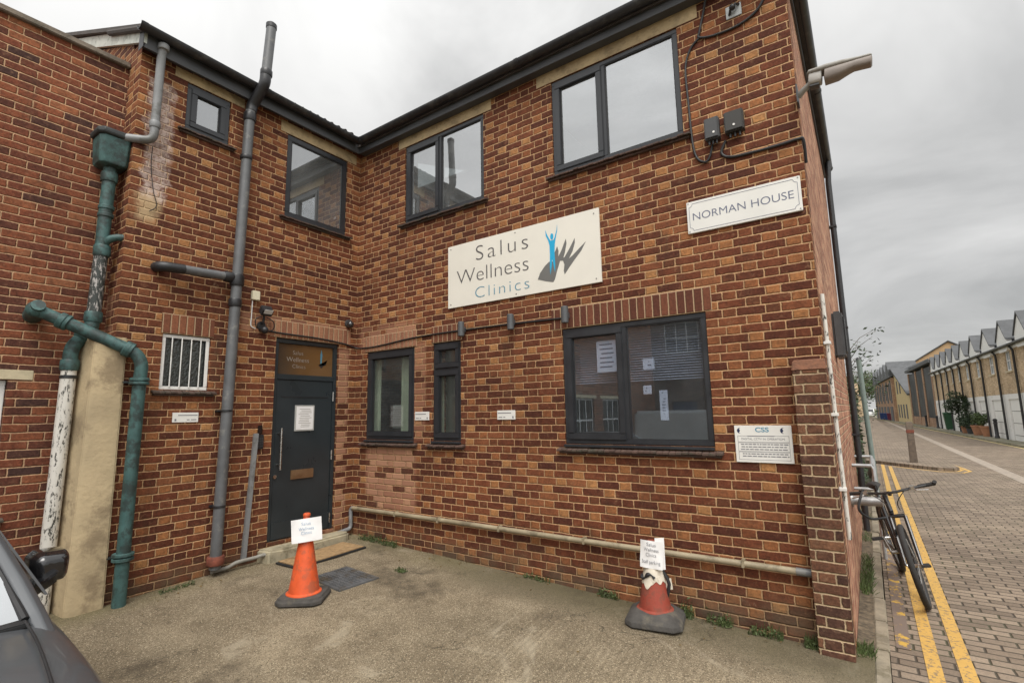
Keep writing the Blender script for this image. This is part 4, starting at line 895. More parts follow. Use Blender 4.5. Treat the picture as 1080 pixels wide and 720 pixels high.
m = MB(); m.tube(cubic([(.06, -1.40, 2.60), (.07, -1.48, 2.56), (.05, -1.46, 2.47), (.03, -1.40, 2.45)], 6), .006, 8); m.tube(cubic([(.06, -1.35, 2.60), (.08, -1.27, 2.55), (.06, -1.26, 2.46), (.03, -1.33, 2.44)], 6), .006, 8); m.build('flex', M_CABLE, fl)
jb = thing('junction_box', 'cream box above the floodlight with a thin white cable', 'junction box', (0, -1.475, 2.78))
MB().box(.002, .05, -1.52, -1.43, 2.79, 2.90).build('box', M_CREAM, jb, bevel=.006)
MB().tube(cubic([(.01, -1.50, 2.79), (.01, -1.502, 2.62), (.01, -1.505, 2.50), (.012, -1.49, 2.47), (.015, -1.45, 2.455)], 6), .006, 8).build('white_cable', M_WHITEUP, jb)
dc = thing('dome_camera', 'small dark dome camera high in the inner corner', 'security camera', (.05, -.147, 2.68))
m = MB(); m.tube([(.001, -.147, 2.69), (.035, -.147, 2.69)], .055, 20); m.build('base', M_BOXG, dc); MB().ball((.055, -.147, 2.675), .048, 20).build('dome', M_LENS, dc)
kp = thing('door_keypad', 'black entry keypad with lit buttons beside the door', 'keypad', (.02, -1.335, 1.1))
MB().box(.002, .03, -1.37, -1.285, 1.06, 1.225).build('keypad_body', M_BLACKPL, kp, bevel=.008)
MB().box(.002, .026, -1.355, -1.305, 1.226, 1.33).build('key_safe', M_CARBLK, kp, bevel=.006)
m = MB()
for i in range(3):
    for j in range(4): m.box(.029, .033, -1.355+.021*i, -1.341+.021*i, 1.085+.028*j, 1.104+.028*j)
m.build('button', M_BOXG, kp, bevel=.002)
# overhead wires, boxes
ic = thing('overhead_line_bracket', 'white wire bracket with a black insulator under the eaves', 'bracket', (5.2, 0, 4.95))
MB().box(5.11, 5.24, -.012, -.002, 4.90, 5.02).build('back_plate', plain('dull_zinc', (.40, .42, .42), .55, .2, 30), ic, bevel=.003)
m = MB(); m.tube([(5.14, -.014, 4.93), (5.16, -.05, 4.96), (5.20, -.05, 4.99), (5.22, -.014, 5.0)], .012, 10); m.ball((5.175, -.055, 4.965), .028, 12); m.build('insulator', M_BLACKPL, ic)
m = MB(); m.tube(cubic([(4.98, -.09, 5.22), (4.93, -.02, 5.10), (4.875, -.014, 4.90), (4.87, -.014, 4.84), (5.0, -.014, 4.80), (5.2, -.014, 4.80), (5.35, -.014, 4.86), (5.43, -.014, 4.98), (5.42, -.02, 5.10), (5.44, -.10, 5.22)], 8), .011, 8)
m.tube(cubic([(4.87, -.012, 4.84), (4.78, -.012, 4.76), (4.725, -.012, 4.58), (4.73, -.012, 4.2), (4.74, -.012, 3.85), (4.77, -.012, 3.68), (4.84, -.012, 3.62), (4.88, -.012, 3.66), (4.91, -.012, 3.76)], 8), .010, 8)
tag(m.build('service_cable', M_CABLE), 'black service cable looping from the eaves down past the upper window', 'cable')
m = MB(); m.tube(cubic([(5.02, -.013, 3.76), (4.98, -.013, 3.66), (5.05, -.013, 3.60), (5.25, -.013, 3.585), (5.45, -.013, 3.585), (5.57, -.013, 3.59), (L+.014, -.005, 3.57), (L+.014, .06, 3.40)], 8), .012, 8)
tag(m.build('side_cable', M_CABLE), 'black cable from the two grey boxes round the building corner', 'cable')
for x0, x1, z0, z1, mt_, l in ((4.862, 4.985, 3.79, 3.99, M_BOXG, 'grey cable box under the service cable, left of the pair'), (5.03, 5.185, 3.80, 3.99, plain('near_black_box', (.034, .032, .028), .6, .2, 8), 'square near black cable box, right of the pair')):  # right box is near black plastic all over
    t = thing('cable_box', l, 'junction box', ((x0+x1)/2, 0, z0), 'pair of cable boxes by the upper corner')
    MB().box(x0, x1, -.075, -.002, z0, z1).build('box', mt_, t, bevel=.008); MB().box(x0+.008, x1-.008, -.085, -.076, z0+.008, z1-.008).build('lid', mt_, t, bevel=.004)
    m = MB()
    for q in (.25, .5, .75): m.tube([(x0+(x1-x0)*q, -.04, z0), (x0+(x1-x0)*q, -.04, z0-.04)], .010, 8)
    m.build('cable_gland', M_BLACKPL, t)
    MB().tube([(x0+.08, -.084, z0+.05), (x0+.08, -.089, z0+.05)], .010, 10).build('warning_stud', M_WHITEUP, t)
cc = thing('street_lantern', 'weathered grey street lantern on a short arm at the building corner', 'street lamp', (5.6, -.05, 3.95))
ax_ = Vector((1, -.03, -.115)).normalized(); o_ = Vector((L+.10, -.10, 4.02)); sd_ = ax_.cross(Vector((0, 0, 1))).normalized(); u_ = sd_.cross(ax_).normalized()
M_LANT = plain('lantern_grey', (.30, .285, .255), .55, .15, 8, dirt=(.20, .175, .145), dirt_amt=.35); M_BOWL = plain('dusty_lantern_bowl', (.21, .175, .150), .45, .15, 10)
m = MB(); m.box(L+.002, L+.014, -.10, .02, 3.86, 4.02); m.build('wall_plate', M_BOXG, cc, bevel=.003)
m = MB(); m.tube([(L+.012, -.045, 3.93), (L+.05, -.07, 3.955), (L+.115, -.095, 3.985)], .024, 14); m.build('bracket_arm', M_LANT, cc)
def rsec(t, w_, h_, dz): return [o_+ax_*t+u_*dz+sd_*(w_*math.copysign(abs(math.cos(q))**.6, math.cos(q)))+u_*(h_*math.copysign(abs(math.sin(q))**.6, math.sin(q))) for q in [2*math.pi*i/20 for i in range(20)]]
m = MB(); m.loft([rsec(*a) for a in ((.0, .040, .040, -.012), (.006, .046, .048, -.014), (.085, .050, .050, -.014), (.09, .044, .044, -.014))]); m.build('gear_housing', plain('lantern_spigot', (.42, .40, .37), .5, .1), cc, angle=45)
MB().loft([rsec(*a) for a in ((.01, .034, .010, -.075), (.075, .036, .010, -.075))]).build('clamp', M_BOXG, cc)
m = MB(); m.loft([rsec(*a) for a in ((-.012, .035, .010, .036), (.0, .052, .016, .040), (.12, .066, .024, .040), (.20, .062, .022, .044), (.32, .045, .014, .050), (.40, .042, .012, .052), (.41, .034, .008, .052))]); m.build('canopy', M_LANT, cc, angle=45)
m = MB(); m.loft([rsec(*a) for a in ((.105, .040, .028, -.004), (.112, .062, .056, -.016), (.20, .060, .052, -.010), (.27, .050, .038, .008), (.30, .046, .034, .014), (.405, .045, .036, .014), (.413, .036, .026, .014))]); m.build('lamp_bowl', M_BOWL, cc, angle=45)
MB().ball(o_+ax_*.14+u_*.068, .026, 14, (1, 1, .7)).build('photocell', M_LANT, cc)
# ------------------------------------------------------------------ door step, mat, cover
m = MB()
m.prism([(.005, -.20, -.6), (.16, -.16, -.6), (.235, -.24, -.6), (.255, -.60, -.6), (.255, -1.12, -.6), (.20, -1.26, -.6), (.005, -1.30, -.6)], (0, 0, .6-.055))
tag(m.build('door_step', M_STEP, bevel=.022, seg=3), 'worn concrete door step with rounded front edge', 'step')
def onyard(pts, z0, z1):     # slab lying on the sloping yard
    return [(x, y, yz(x, y)+z0) for x, y in pts]+[(x, y, yz(x, y)+z1) for x, y in pts]
dm = thing('doormat', 'flat tan coir doormat in front of the door step', 'doormat', (.45, -.75, yz(.45, -.75)))
MB().hexa(onyard([(.285, -1.23), (.66, -1.20), (.68, -.30), (.285, -.33)], .006, .022)).build('rubber_backing', M_RUB, dm, bevel=.004)
MB().hexa(onyard([(.30, -1.205), (.64, -1.175), (.66, -.325), (.30, -.355)], .0225, .034)).build('coir_top', M_COIR, dm, bevel=.003)
mc = thing('manhole_cover', 'square dark chequered manhole cover set in the yard', 'manhole cover', (1.28, -1.08, yz(1.28, -1.08)))
q = [(.99, -1.27), (1.53, -1.31), (1.58, -.87), (1.02, -.84)]
MB().hexa(onyard(q, -.03, .012)).build('cover_frame', M_IRON, mc, bevel=.003)
m = MB()
def bil(s, t): 
    a, b, c, d = [Vector(p) for p in q]; return (a*(1-s)+b*s)*(1-t)+(d*(1-s)+c*s)*t
N_ = 9
for i in range(N_):
    for j in range(N_):
        s_, t_ = .05+.9*(i+.5)/N_, .05+.9*(j+.5)/N_; e_ = .036
        k_ = [(bil(s_-e_, t_-e_*.5), 0), (bil(s_+e_*.5, t_-e_), 0), (bil(s_+e_, t_+e_*.5), 0), (bil(s_-e_*.5, t_+e_), 0)]
        m.hexa(onyard([(p.x, p.y) for p, _ in k_], .0125, .019))
m.build('tread_pattern', M_IRON, mc, smooth=False)

# ------------------------------------------------------------------ traffic cones
def cone(name, lab, c, h, mat, basem, rb, tilt, kind):
    x, y = c; z = yz(x, y)
    t = thing(name, lab, 'traffic cone', (x, y, z), 'traffic cones in the yard', Matrix.Rotation(tilt, 3, 'Z'))
    Wt = WM[t.name]
    def X(p): return Wt @ Vector(p)
    bw = rb; ch = bw*.28
    def octo(r, zz): 
        k_ = r-ch*r/bw; return [X(p+(zz,)) for p in ((r, k_), (k_, r), (-k_, r), (-r, k_), (-r, -k_), (-k_, -r), (k_, -r), (r, -k_))]
    if kind == 'flat': MB().loft([octo(bw, .004), octo(bw, .035), octo(bw*.94, .045), octo(bw*.92, .060), octo(bw*.62, .064)]).build('base', basem, t, bevel=.004)
    else: MB().loft([octo(bw, .004), octo(bw, .03), octo(bw*.97, .05), octo(bw*.66, .10), octo(bw*.55, .105)]).build('base', basem, t, bevel=.006)
    m = MB()
    r0, r1 = (.135, .030) if kind == 'flat' else (.128, .040); z0 = .058 if kind == 'flat' else .09
    prof = [(r0+.022, z0), (r0+.020, z0+.012), (r0, z0+.022)]+[(r0+(r1-r0)*i/8, z0+.022+(h-z0-.065)*i/8) for i in range(1, 9)]
    zt_ = prof[-1][1]; prof += [(r1-.006, zt_+.012), (r1+.004, zt_+.018), (r1+.002, h-.006), (r1-.006, h)]
    m.lathe(prof, 0, 0, 36)
    rr = random.Random(5)
    for v in m.bm.verts:
        v.co = X((v.co.x*(1+.02*mn.noise(v.co*9)), v.co.y*(1+.02*mn.noise(v.co*9+Vector((4, 0, 0)))), v.co.z))
    m.build('cone_body', mat, t); return t, X, (r0, r1, z0+.022, zt_)
c1, X1, _ = cone('traffic_cone', 'bright orange traffic cone with a paper note in front of the door', (1.40, -1.60), .765, M_ORANGE, M_RUBG, .205, math.radians(38), 'flat')
c2, X2, pr2 = cone('traffic_cone', 'faded dirty red cone with a torn white sleeve beside the front wall', (4.235, -.245), .63, M_ORANGED, M_RUBG, .225, math.radians(12), 'lump')
# torn white sleeve on the second cone, with its black band
r0, r1, za, zb = pr2
def cr(z): return r0+(r1-r0)*(z-za)/(zb-za)
m = MB(); N_ = 48; lo, hi = [], []
view2 = math.atan2(CAM.y+.245, CAM.x-4.235)-math.radians(12)
for i in range(N_):
    a = 2*math.pi*i/N_; d = (a-view2+math.pi) % (2*math.pi)-math.pi      # d=0 faces the yard
    zl = .285+.02*math.sin(7*a) if d < -.1 else (.318+.012*math.sin(9*a))
    if d < -1.2: zl = .30
    lo.append(X2(((cr(zl)+.004)*math.cos(a), (cr(zl)+.004)*math.sin(a), zl))); hi.append(X2(((cr(.475)+.004)*math.cos(a), (cr(.475)+.004)*math.sin(a), .475)))
mid = [(Vector(p)+Vector(q))/2 for p, q in zip(lo, hi)]
m.loft([lo, mid, hi], cap=False); m.build('torn_sleeve', M_SLEEVE, c2)
m = MB(); pts = []
for i in range(14):
    a = view2-1.5+.12*i; z = .36-.022*math.sin(i*.5); pts.append(X2(((cr(z)+.008)*math.cos(a), (cr(z)+.008)*math.sin(a), z)))
m.tube(pts, [.012+.006*math.sin(i) for i in range(14)], 8); m.build('black_tape', M_BLACKPL, c2)
m = MB(); pts = [X2(((cr(z)+.012+.02*math.sin(z*25))*math.cos(view2+1.35), (cr(z)+.012+.02*math.sin(z*25))*math.sin(view2+1.35), z)) for z in (.40, .35, .30, .25, .20)]
m.tube(pts, [.012, .016, .014, .016, .01], 8); m.build('tape_end', M_BLACKPL, c2)
m = MB(); q0 = X2((cr(.32)*math.cos(view2+1.4)*1.35, cr(.32)*math.sin(view2+1.4)*1.35, .30)); m.hexa([q0+Vector(p) for p in ((-.02, -.01, -.05), (.03, 0, -.04), (.03, .006, -.04), (-.02, -.004, -.05), (-.025, -.012, .03), (.02, -.004, .05), (.02, .004, .05), (-.025, -.006, .03))]); m.build('sleeve_scrap', M_SLEEVE, c2, bevel=.003)
# paper notes fixed to the cones
def note(name, lab, centre, w_, h_, yaw_, lean, rollz, lines, curl, ink):
    R = Matrix.Rotation(yaw_, 3, 'Z') @ Matrix.Rotation(math.radians(90)-lean, 3, 'X') @ Matrix.Rotation(rollz, 3, 'Z')
    t = thing(name, lab, 'paper note', centre, None, R); Wt = WM[t.name]
    m = MB(); n_ = 8
    top, bot = [], []
    grid = [[(w_*(i/n_-.5), h_*(j/4-.5), curl*((2*i/n_-1)**2)*-1+.004*math.sin(j*1.7+i)) for i in range(n_+1)] for j in range(5)]
    bm = m.bm; A = [[bm.verts.new(Wt @ Vector(p)) for p in r] for r in grid]; B = [[bm.verts.new(Wt @ (Vector(p)-Vector((0, 0, .0012)))) for p in r] for r in grid]
    for j in range(4):
        for i in range(n_):
            bm.faces.new([A[j][i], A[j][i+1], A[j+1][i+1], A[j+1][i]]); bm.faces.new([B[j][i], B[j+1][i], B[j+1][i+1], B[j][i+1]])
    for i in range(n_):
        bm.faces.new([A[0][i], B[0][i], B[0][i+1], A[0][i+1]]); bm.faces.new([A[4][i], A[4][i+1], B[4][i+1], B[4][i]])
    for j in range(4):
        bm.faces.new([A[j][0], A[j+1][0], B[j+1][0], B[j][0]]); bm.faces.new([A[j][n_], B[j][n_], B[j+1][n_], A[j+1][n_]])
    m.build('sheet', M_PAPER, t)
    for s_, y_, ww in lines:
        finish('handwriting', text_bm(s_, .040, (lambda x, y, z, y_=y_, ww=ww: Wt @ Vector((x-ww/2, y+y_, .0035+z-curl*((2*(x-ww/2)/w_)**2)))), width=ww, ext=.0004, thin=-.0003), ink, t, False)
    return t
v1 = math.atan2(CAM.y+1.60, CAM.x-1.40)+math.pi/2
p1 = Vector((1.40, -1.60, yz(1.40, -1.60)))
note('paper_note', 'creased white paper note with faint blue print on the bright orange cone', p1+Vector((math.cos(v1-math.pi/2)*.078, math.sin(v1-math.pi/2)*.078, .625)), .265, .205, v1-.10, math.radians(8), math.radians(5), [('Salus', .045, .08), ('Wellness', .0, .13), ('Clinics', -.035, .09)], .032, M_INKBL)
v2 = math.atan2(CAM.y+.245, CAM.x-4.235)+math.pi/2
p2 = Vector((4.235, -.245, yz(4.235, -.245)))
note('paper_note', 'white paper note reading Salus Wellness Clinics Staff parking on the faded cone', p2+Vector((math.cos(v2-math.pi/2)*.075-.012, math.sin(v2-math.pi/2)*.075, .533)), .185, .215, v2-.25, math.radians(3), math.radians(-3), [('Salus', .065, .075), ('Wellness', .025, .12), ('Clinics', -.015, .085), ('Staff parking', -.07, .15)], .015, M_INK)
m = MB(); q = p2+Vector((math.cos(v2+.6-math.pi/2)*.075, math.sin(v2+.6-math.pi/2)*.075, .535)); m.box(-.02, .06, -.001, .001, -.12, .13, lambda x, y, z: q+Vector((x*math.cos(v2+.35)-y*math.sin(v2+.35), x*math.sin(v2+.35)+y*math.cos(v2+.35), z)))
tag(m.build('paper_sheet', M_PAPER), 'second blank paper sheet behind the note on the faded cone', 'paper note')
# notice on the door
dn = thing('door_notice', 'white printed notice in a grey frame on the dark door', 'notice', WINGP(.735, 0, 1.24))
MB().box(.60, .87, d0-.001, d0+.0115, 1.245, 1.565, WINGP).build('notice_frame', plain('grey_clip_frame', (.40, .40, .38), .4, .05), dn, bevel=.003)
MB().box(.618, .852, d0-.0035, d0-.0012, 1.263, 1.547, WINGP).build('notice_sheet', M_PAPER, dn, smooth=False)
m = MB(); rr = random.Random(9)
for i in range(11):
    z = 1.515-.022*i; a = rr.uniform(.0, .05); m.box(.64+a, .83-rr.uniform(0, .05), d0-.0045, d0-.0032, z, z+.006, WINGP)
m.build('print_line', plain('grey_print', (.30, .28, .25), .6), dn, smooth=False)

# inside the ground floor windows ------------------------------------
wv = thing('wall_vent_unit', 'grey louvred unit standing inside the corner window', 'vent', (.50, .30, 1.13))
MB().box(.37, .63, .36, .42, 1.24, 1.56).build('unit_case', plain('grey_unit', (.30, .30, .31), .5), wv, bevel=.005)
m = MB()
for i in range(9): m.box(.385, .615, .350, .359, 1.265+.032*i, 1.283+.032*i)
m.build('louvre', plain('grey_louvre', (.22, .21, .22), .5), wv, smooth=False)
cu = thing('pane_side_panels', 'pale wavy panels added inside the corner window to lighten the pane sides', 'panel', (.7, .15, 1.1))
M_PALEP = plain('pale_panel', (.34, .365, .30), .9, .15, 5)  # added panels that make both sides of the corner pane look paler
for x0, x1 in ((.13, .37), (.79, .96)):
    m = MB(); n_ = 14; f_ = [(x0+(x1-x0)*i/n_, .13+.018*math.sin(i*1.9)) for i in range(n_+1)]
    m.loft([[(x, y, z) for x, y in f_]+[(x, y+.002, z) for x, y in f_[::-1]] for z in (1.12, 2.25)]); m.build('pale_side_panel', M_PALEP, cu)
bp_ = thing('pane_side_strip', 'pale strip added inside the narrow window to lighten its left side', 'blind', (1.6, .15, 1.1)); MB().box(1.40, 1.56, .12, .123, 1.12, 1.93).build('pale_sheet', M_PALEP, bp_, smooth=False); MB().tube([(1.42, .125, 1.94), (1.88, .125, 1.94)], .012, 8).build('top_tube', M_WHITEUP, bp_)  # added sheet and tube that pale the left of the narrow pane
bl = thing('window_blind', 'half lowered venetian blind inside the wide window', 'blind', (4.0, .2, 1.7))
m = MB()
for i in range(22):
    z = 1.70+.024*i; m.hexa([(3.36, .16, z), (4.69, .16, z), (4.69, .185, z+.012), (3.36, .185, z+.012), (3.36, .16, z+.002), (4.69, .16, z+.002), (4.69, .185, z+.014), (3.36, .185, z+.014)])
m.build('slat', M_BLIND, bl, smooth=False)
def wpaper(x0, x1, z0, z1, y_, lab, lines):
    t = thing('paper_notice', lab, 'notice', ((x0+x1)/2, y_, z0), 'paper notices behind the wide window glass')
    MB().box(x0, x1, y_, y_+.002, z0, z1).build('sheet', M_PAPER, t, smooth=False); m = MB(); rr = random.Random(int(x0*100))
    for i in range(lines):
        z = z1-(z1-z0)*(i+1)/(lines+1); m.box(x0+.03+rr.uniform(0, .03), x1-.03-rr.uniform(0, .03), y_-.0015, y_-.0003, z, z+(z1-z0)*.3/(lines+1))
    m.build('print_line', M_INK, t, smooth=False)
wpaper(3.66, 3.88, 1.80, 2.11, .062, 'white A4 notice behind the opening pane of the wide window', 6)
wpaper(4.13, 4.24, 1.80, 1.90, .062, 'small white square notice near the middle of the wide window', 2)
wpaper(4.12, 4.20, 1.57, 1.65, .062, 'smallest white notice below the square one in the wide window', 2)
wpaper(4.27, 4.345, 1.33, 1.60, .062, 'tall narrow list of printed lines in the wide window', 9)

# ------------------------------------------------------------------ parked car
YC = -4.505; X0 = .25                                   # centre line and tail; nose points +x
GZc = -.42
car = thing('parked_car', 'dark grey hatchback parked nose out beside the left wall', 'car', (2.1, YC, GZc))
def sec(x, pts):        # pts from sill to centre: (half width, height above ground)
    r = [(x, YC+w_, GZc+h) for w_, h in pts]; l = [(x, YC-w_, GZc+h) for w_, h in pts[::-1]]
    return r+l
st = [  # x, profile: sill, mid, shoulder, top edge, near centre
 (.25, [(.60, .40), (.66, .55), (.66, .75), (.60, .92), (.30, .94)]), (.42, [(.76, .25), (.82, .55), (.82, .80), (.74, .97), (.36, .98)]),
 (1.0, [(.82, .20), (.875, .55), (.865, .85), (.79, .99), (.40, 1.0)]), (2.0, [(.82, .20), (.875, .55), (.865, .84), (.80, .98), (.40, .99)]),
 (2.55, [(.82, .20), (.88, .55), (.87, .83), (.80, .955), (.40, .985)]), (3.0, [(.83, .20), (.885, .55), (.865, .80), (.78, .905), (.40, .945)]),
 (3.45, [(.83, .22), (.88, .52), (.85, .75), (.74, .84), (.38, .885)]), (3.75, [(.76, .24), (.80, .48), (.77, .66), (.67, .75), (.34, .79)]), (3.93, [(.58, .30), (.62, .45), (.60, .56), (.52, .62), (.28, .64)])]
MB().loft([sec(x, p) for x, p in st]).build('body', M_CARP, car, subd=2, angle=60)
gh = [(.55, [(.66, .95), (.56, 1.24), (.28, 1.28)]), (1.0, [(.76, .98), (.62, 1.42), (.30, 1.46)]), (1.75, [(.78, .98), (.63, 1.44), (.30, 1.48)]), (2.02, [(.78, .97), (.62, 1.37), (.30, 1.42)])]
MB().loft([sec(x, p) for x, p in gh]).build('roof', M_CARP, car, subd=2, angle=60)
m = MB()      # windscreen: curved sheet of real thickness from cowl to roof
def ws(t, w_, off): return (2.62-.72*t+off*.54, YC+w_, GZc+.955+.46*t+off*.84)
rows = []
for t in [0, .25, .5, .75, 1]:
    hw = .70-.165*t; qs = (-1, -.8, -.4, 0, .4, .8, 1)
    rows.append([ws(t-.04*(1-abs(q)), hw*q, .006) for q in qs]+[ws(t-.04*(1-abs(q)), hw*q, 0) for q in qs[::-1]])
m.loft(rows); m.build('windscreen', M_GLASSCAR, car)
for sgn in (1, -1):
    m = MB(); m.loft([[(x, YC+sgn*(y_+a), GZc+z+b) for a, b in ((-.035, .012), (.0, .022), (.035, .002), (.045, -.03), (.0, -.035), (-.04, -.015))] for x, y_, z in ((2.74, .755, .885), (2.62, .742, .955), (2.42, .705, 1.09), (2.15, .65, 1.26), (1.86, .59, 1.43))]); m.build('pillar', M_CARP, car, bevel=.004, subd=1)
    m = MB(); m.tube([(2.63, YC+sgn*.695, GZc+.955), (2.40, YC+sgn*.66, GZc+1.085), (2.14, YC+sgn*.605, GZc+1.255), (1.88, YC+sgn*.545, GZc+1.43)], .018, 8); m.build('screen_seal', M_GASKET, car)
    m = MB(); m.prism([(2.45, YC+sgn*.80, GZc+1.0), (1.95, YC+sgn*.64, GZc+1.36), (1.0, YC+sgn*.64, GZc+1.38), (.85, YC+sgn*.80, GZc+1.0)], (0, sgn*.012, 0)); m.build('side_window', M_CARBLK, car, smooth=False)
    # mirror on its foot
    m = MB(); m.loft([[(x, YC+sgn*y_, GZc+z+b) for x, b in ((2.26+o2, -.03), (2.12+o2, -.03), (2.12+o2, .025), (2.26+o2, .025))] for y_, z, o2 in ((.76, .955, -.06), (.83, .965, -.08), (.89, .985, -.12), (.93, 1.01, -.13))]); m.build('mirror_foot', M_CARBLK, car, bevel=.008)
    c = Vector((1.95, YC+sgn*.915, GZc+1.035)); m = MB(); oc = ((-.088, -.075), (.064, -.083), (.084, -.044), (.088, .05), (.068, .088), (-.055, .094), (-.092, .06))
    m.loft([[c+Vector((x, sgn*y_*k_, z_*k_-.01*(1-k_))) for y_, z_ in oc] for x, k_ in ((.135, .55), (.115, .80), (.06, .97), (-.03, 1.0), (-.05, .97))]); m.build('mirror', M_CARBLK, car, bevel=.006, subd=1)
    # bonnet shut line and headlight
    m = MB(); m.tube(cubic([(2.66, YC+sgn*.69, GZc+.958), (2.95, YC+sgn*.675, GZc+.930), (3.35, YC+sgn*.635, GZc+.876), (3.62, YC+sgn*.60, GZc+.80), (3.75, YC+sgn*.54, GZc+.758)], 8), .006, 8); m.build('bonnet_seam', M_GASKET, car)
    m = MB(); m.ball((3.68, YC+sgn*.64, GZc+.63), .13, 16, (1.2, .8, .5)); m.build('headlight', M_LENS, car)
    for xw in (3.18, .95):
        wl = MB(); wl.tube([(xw, YC+sgn*.70, GZc+.31), (xw, YC+sgn*.72, GZc+.31), (xw, YC+sgn*.865, GZc+.31), (xw, YC+sgn*.885, GZc+.31)], [.29, .31, .31, .29], 32); tw = wl.build('wheel', M_RUB, car)
        MB().tube([(xw, YC+sgn*.886, GZc+.31), (xw, YC+sgn*.893, GZc+.31)], .21, 24).build('rim', M_STEEL, tw)
MB().tube([(2.60, YC+.50, GZc+.985), (2.47, YC+.10, GZc+1.07), (2.44, YC-.10, GZc+1.085)], .009, 8).build('wiper', M_GASKET, car)
m = MB(); m.box(2.60, 2.70, YC-.70, YC+.70, GZc+.935, GZc+.958); m.build('scuttle', M_GASKET, car, bevel=.006)
m = MB(); m.box(.9, 2.5, YC-.66, YC+.66, GZc+.45, GZc+.90); m.box(1.2, 1.4, YC-.55, YC-.15, GZc+.9, GZc+1.25); m.box(1.2, 1.4, YC+.15, YC+.55, GZc+.9, GZc+1.25); m.build('interior', M_GASKET, car, smooth=False)

# ------------------------------------------------------------------ bicycle leaning on the side wall
fpt, rpt = Vector((6.105, 1.50, rz(1.5)+.004)), Vector((5.965, 2.66, rz(2.66)+.004))
hd = (fpt-rpt).normalized(); lean = math.radians(12)
zt_ = Vector((0, 0, 1)); sd_ = zt_.cross(hd).normalized(); R = Matrix((hd, sd_, hd.cross(sd_))).transposed() @ Matrix.Rotation(lean, 3, 'X')
bike = thing('bicycle', 'black bicycle leaning against the side wall over the yellow lines', 'bicycle', rpt, None, R)
WB_ = WM[bike.name]; B = lambda x, y, z: WB_ @ Vector((x, y, z))
WL = (fpt-rpt).length; RW = .355
def wheel(x, steer=0):
    def Q(px, py, pz):
        px -= x; c, s = math.cos(steer), math.sin(steer); return B(x+px*c-py*s, px*s+py*c, pz)
    m = MB(); m.tube([Q(x+(RW-.022)*math.cos(t), 0, RW+(RW-.022)*math.sin(t)) for t in [2*math.pi*i/48 for i in range(48)]], .024, 12, closed=True); wo = m.build('wheel', M_RUB, bike)
    m = MB(); m.tube([Q(x+(RW-.048)*math.cos(t), 0, RW+(RW-.048)*math.sin(t)) for t in [2*math.pi*i/48 for i in range(48)]], .011, 8, closed=True); m.build('rim', plain('dark_alloy', (.05, .05, .052), .35, .1, 20, metallic=.6), wo)
    m = MB(); m.tube([Q(x, -.05, RW), Q(x, -.02, RW), Q(x, .02, RW), Q(x, .05, RW)], [.022, .016, .016, .022], 12); m.build('hub', M_STEEL, wo)
    m = MB()
    for i in range(28):
        t = 2*math.pi*i/28; s_ = .035 if i % 2 else -.035; m.tube([Q(x+.018*math.cos(t+.9), s_, RW+.018*math.sin(t+.9)), Q(x+(RW-.05)*math.cos(t), 0, RW+(RW-.05)*math.sin(t))], .0013, 5)
    m.build('spokes', M_CHAIN, wo)
    return Q
wheel(0); SQ = wheel(WL, math.radians(-9))
bb = (.45, 0, .31); seat = (.30, 0, .80); ht = (WL-.30, 0, .93); hb = (WL-.25, 0, .79)
m = MB()
for a, b, r_ in ((bb, seat, .017), (seat, ht, .018), (bb, hb, .022), (ht, hb, .022)): m.tube([B(*a), B(*b)], r_, 12)
for s_ in (.055, -.055):
    m.tube([B(bb[0], s_*.6, bb[2]), B(0, s_, RW)], .010, 8); m.tube([B(seat[0]+.01, s_*.3, .76), B(0, s_, RW)], .009, 8)
m.build('frame', M_BIKE, bike)
m = MB()
for s_ in (.06, -.06): m.tube([SQ(WL-.235, s_, .74), SQ(WL-.07, s_, .45), SQ(WL, s_, RW)], [.017, .016, .012], 10)
m.tube([SQ(WL-.235, -.06, .745), SQ(WL-.235, .06, .745)], .018, 10); m.build('fork', M_BIKE, bike)
m = MB(); m.tube([SQ(WL-.31, 0, .93), SQ(WL-.30, 0, .95), SQ(WL-.22, 0, 0.965)], .017, 10); m.build('stem', M_BIKE, bike)
HBAR = [SQ(WL-.29, -.36, 0.99), SQ(WL-.24, -.18, 0.98), SQ(WL-.22, -.05, 0.965), SQ(WL-.22, .05, 0.965), SQ(WL-.24, .18, 0.98), SQ(WL-.29, .36, 0.99)]
MB().tube(HBAR, .0125, 10).build('handlebar', M_BIKE, bike)
for s_ in (1, -1):
    MB().tube([SQ(WL-.27, s_*.24, 0.985), SQ(WL-.29, s_*.37, 0.99), SQ(WL-.27, s_*.375, 1.01)], .018, 12).build('grip', M_RUB, bike)
    m = MB(); m.tube([SQ(WL-.24, s_*.20, 0.975), SQ(WL-.20, s_*.22, 0.965), SQ(WL-.20, s_*.31, 0.955)], .007, 8); m.box(-.02, .02, -.02, .02, -.018, .018, lambda x, y, z: SQ(WL-.235+x, s_*.19+y, 0.985+z)); m.build('brake_lever', M_STEEL, bike)
m = MB()
for s_ in (1, -1): m.tube(cubic([SQ(WL-.22, s_*.18, 0.98), SQ(WL-.06, s_*.13, 0.99), SQ(WL-.05, s_*.05, .90), SQ(WL-.20, s_*.04, .80)], 8), .004, 6)
m.build('cable', M_CABLE, bike)
m = MB(); m.tube([B(*seat), B(.275, 0, .92)], .0135, 10); m.build('seat_post', M_BLACKPL, bike)
m = MB(); m.loft([[B(x, w_*s1_, .95+h_) for s1_, h_ in ((-1, 0), (-.6, .025), (0, .03), (.6, .025), (1, 0), (.5, -.03), (-.5, -.03))] for x, w_ in ((.12, .05), (.15, .075), (.22, .07), (.32, .035), (.40, .022), (.42, .012))]); m.build('saddle', M_RUB, bike)
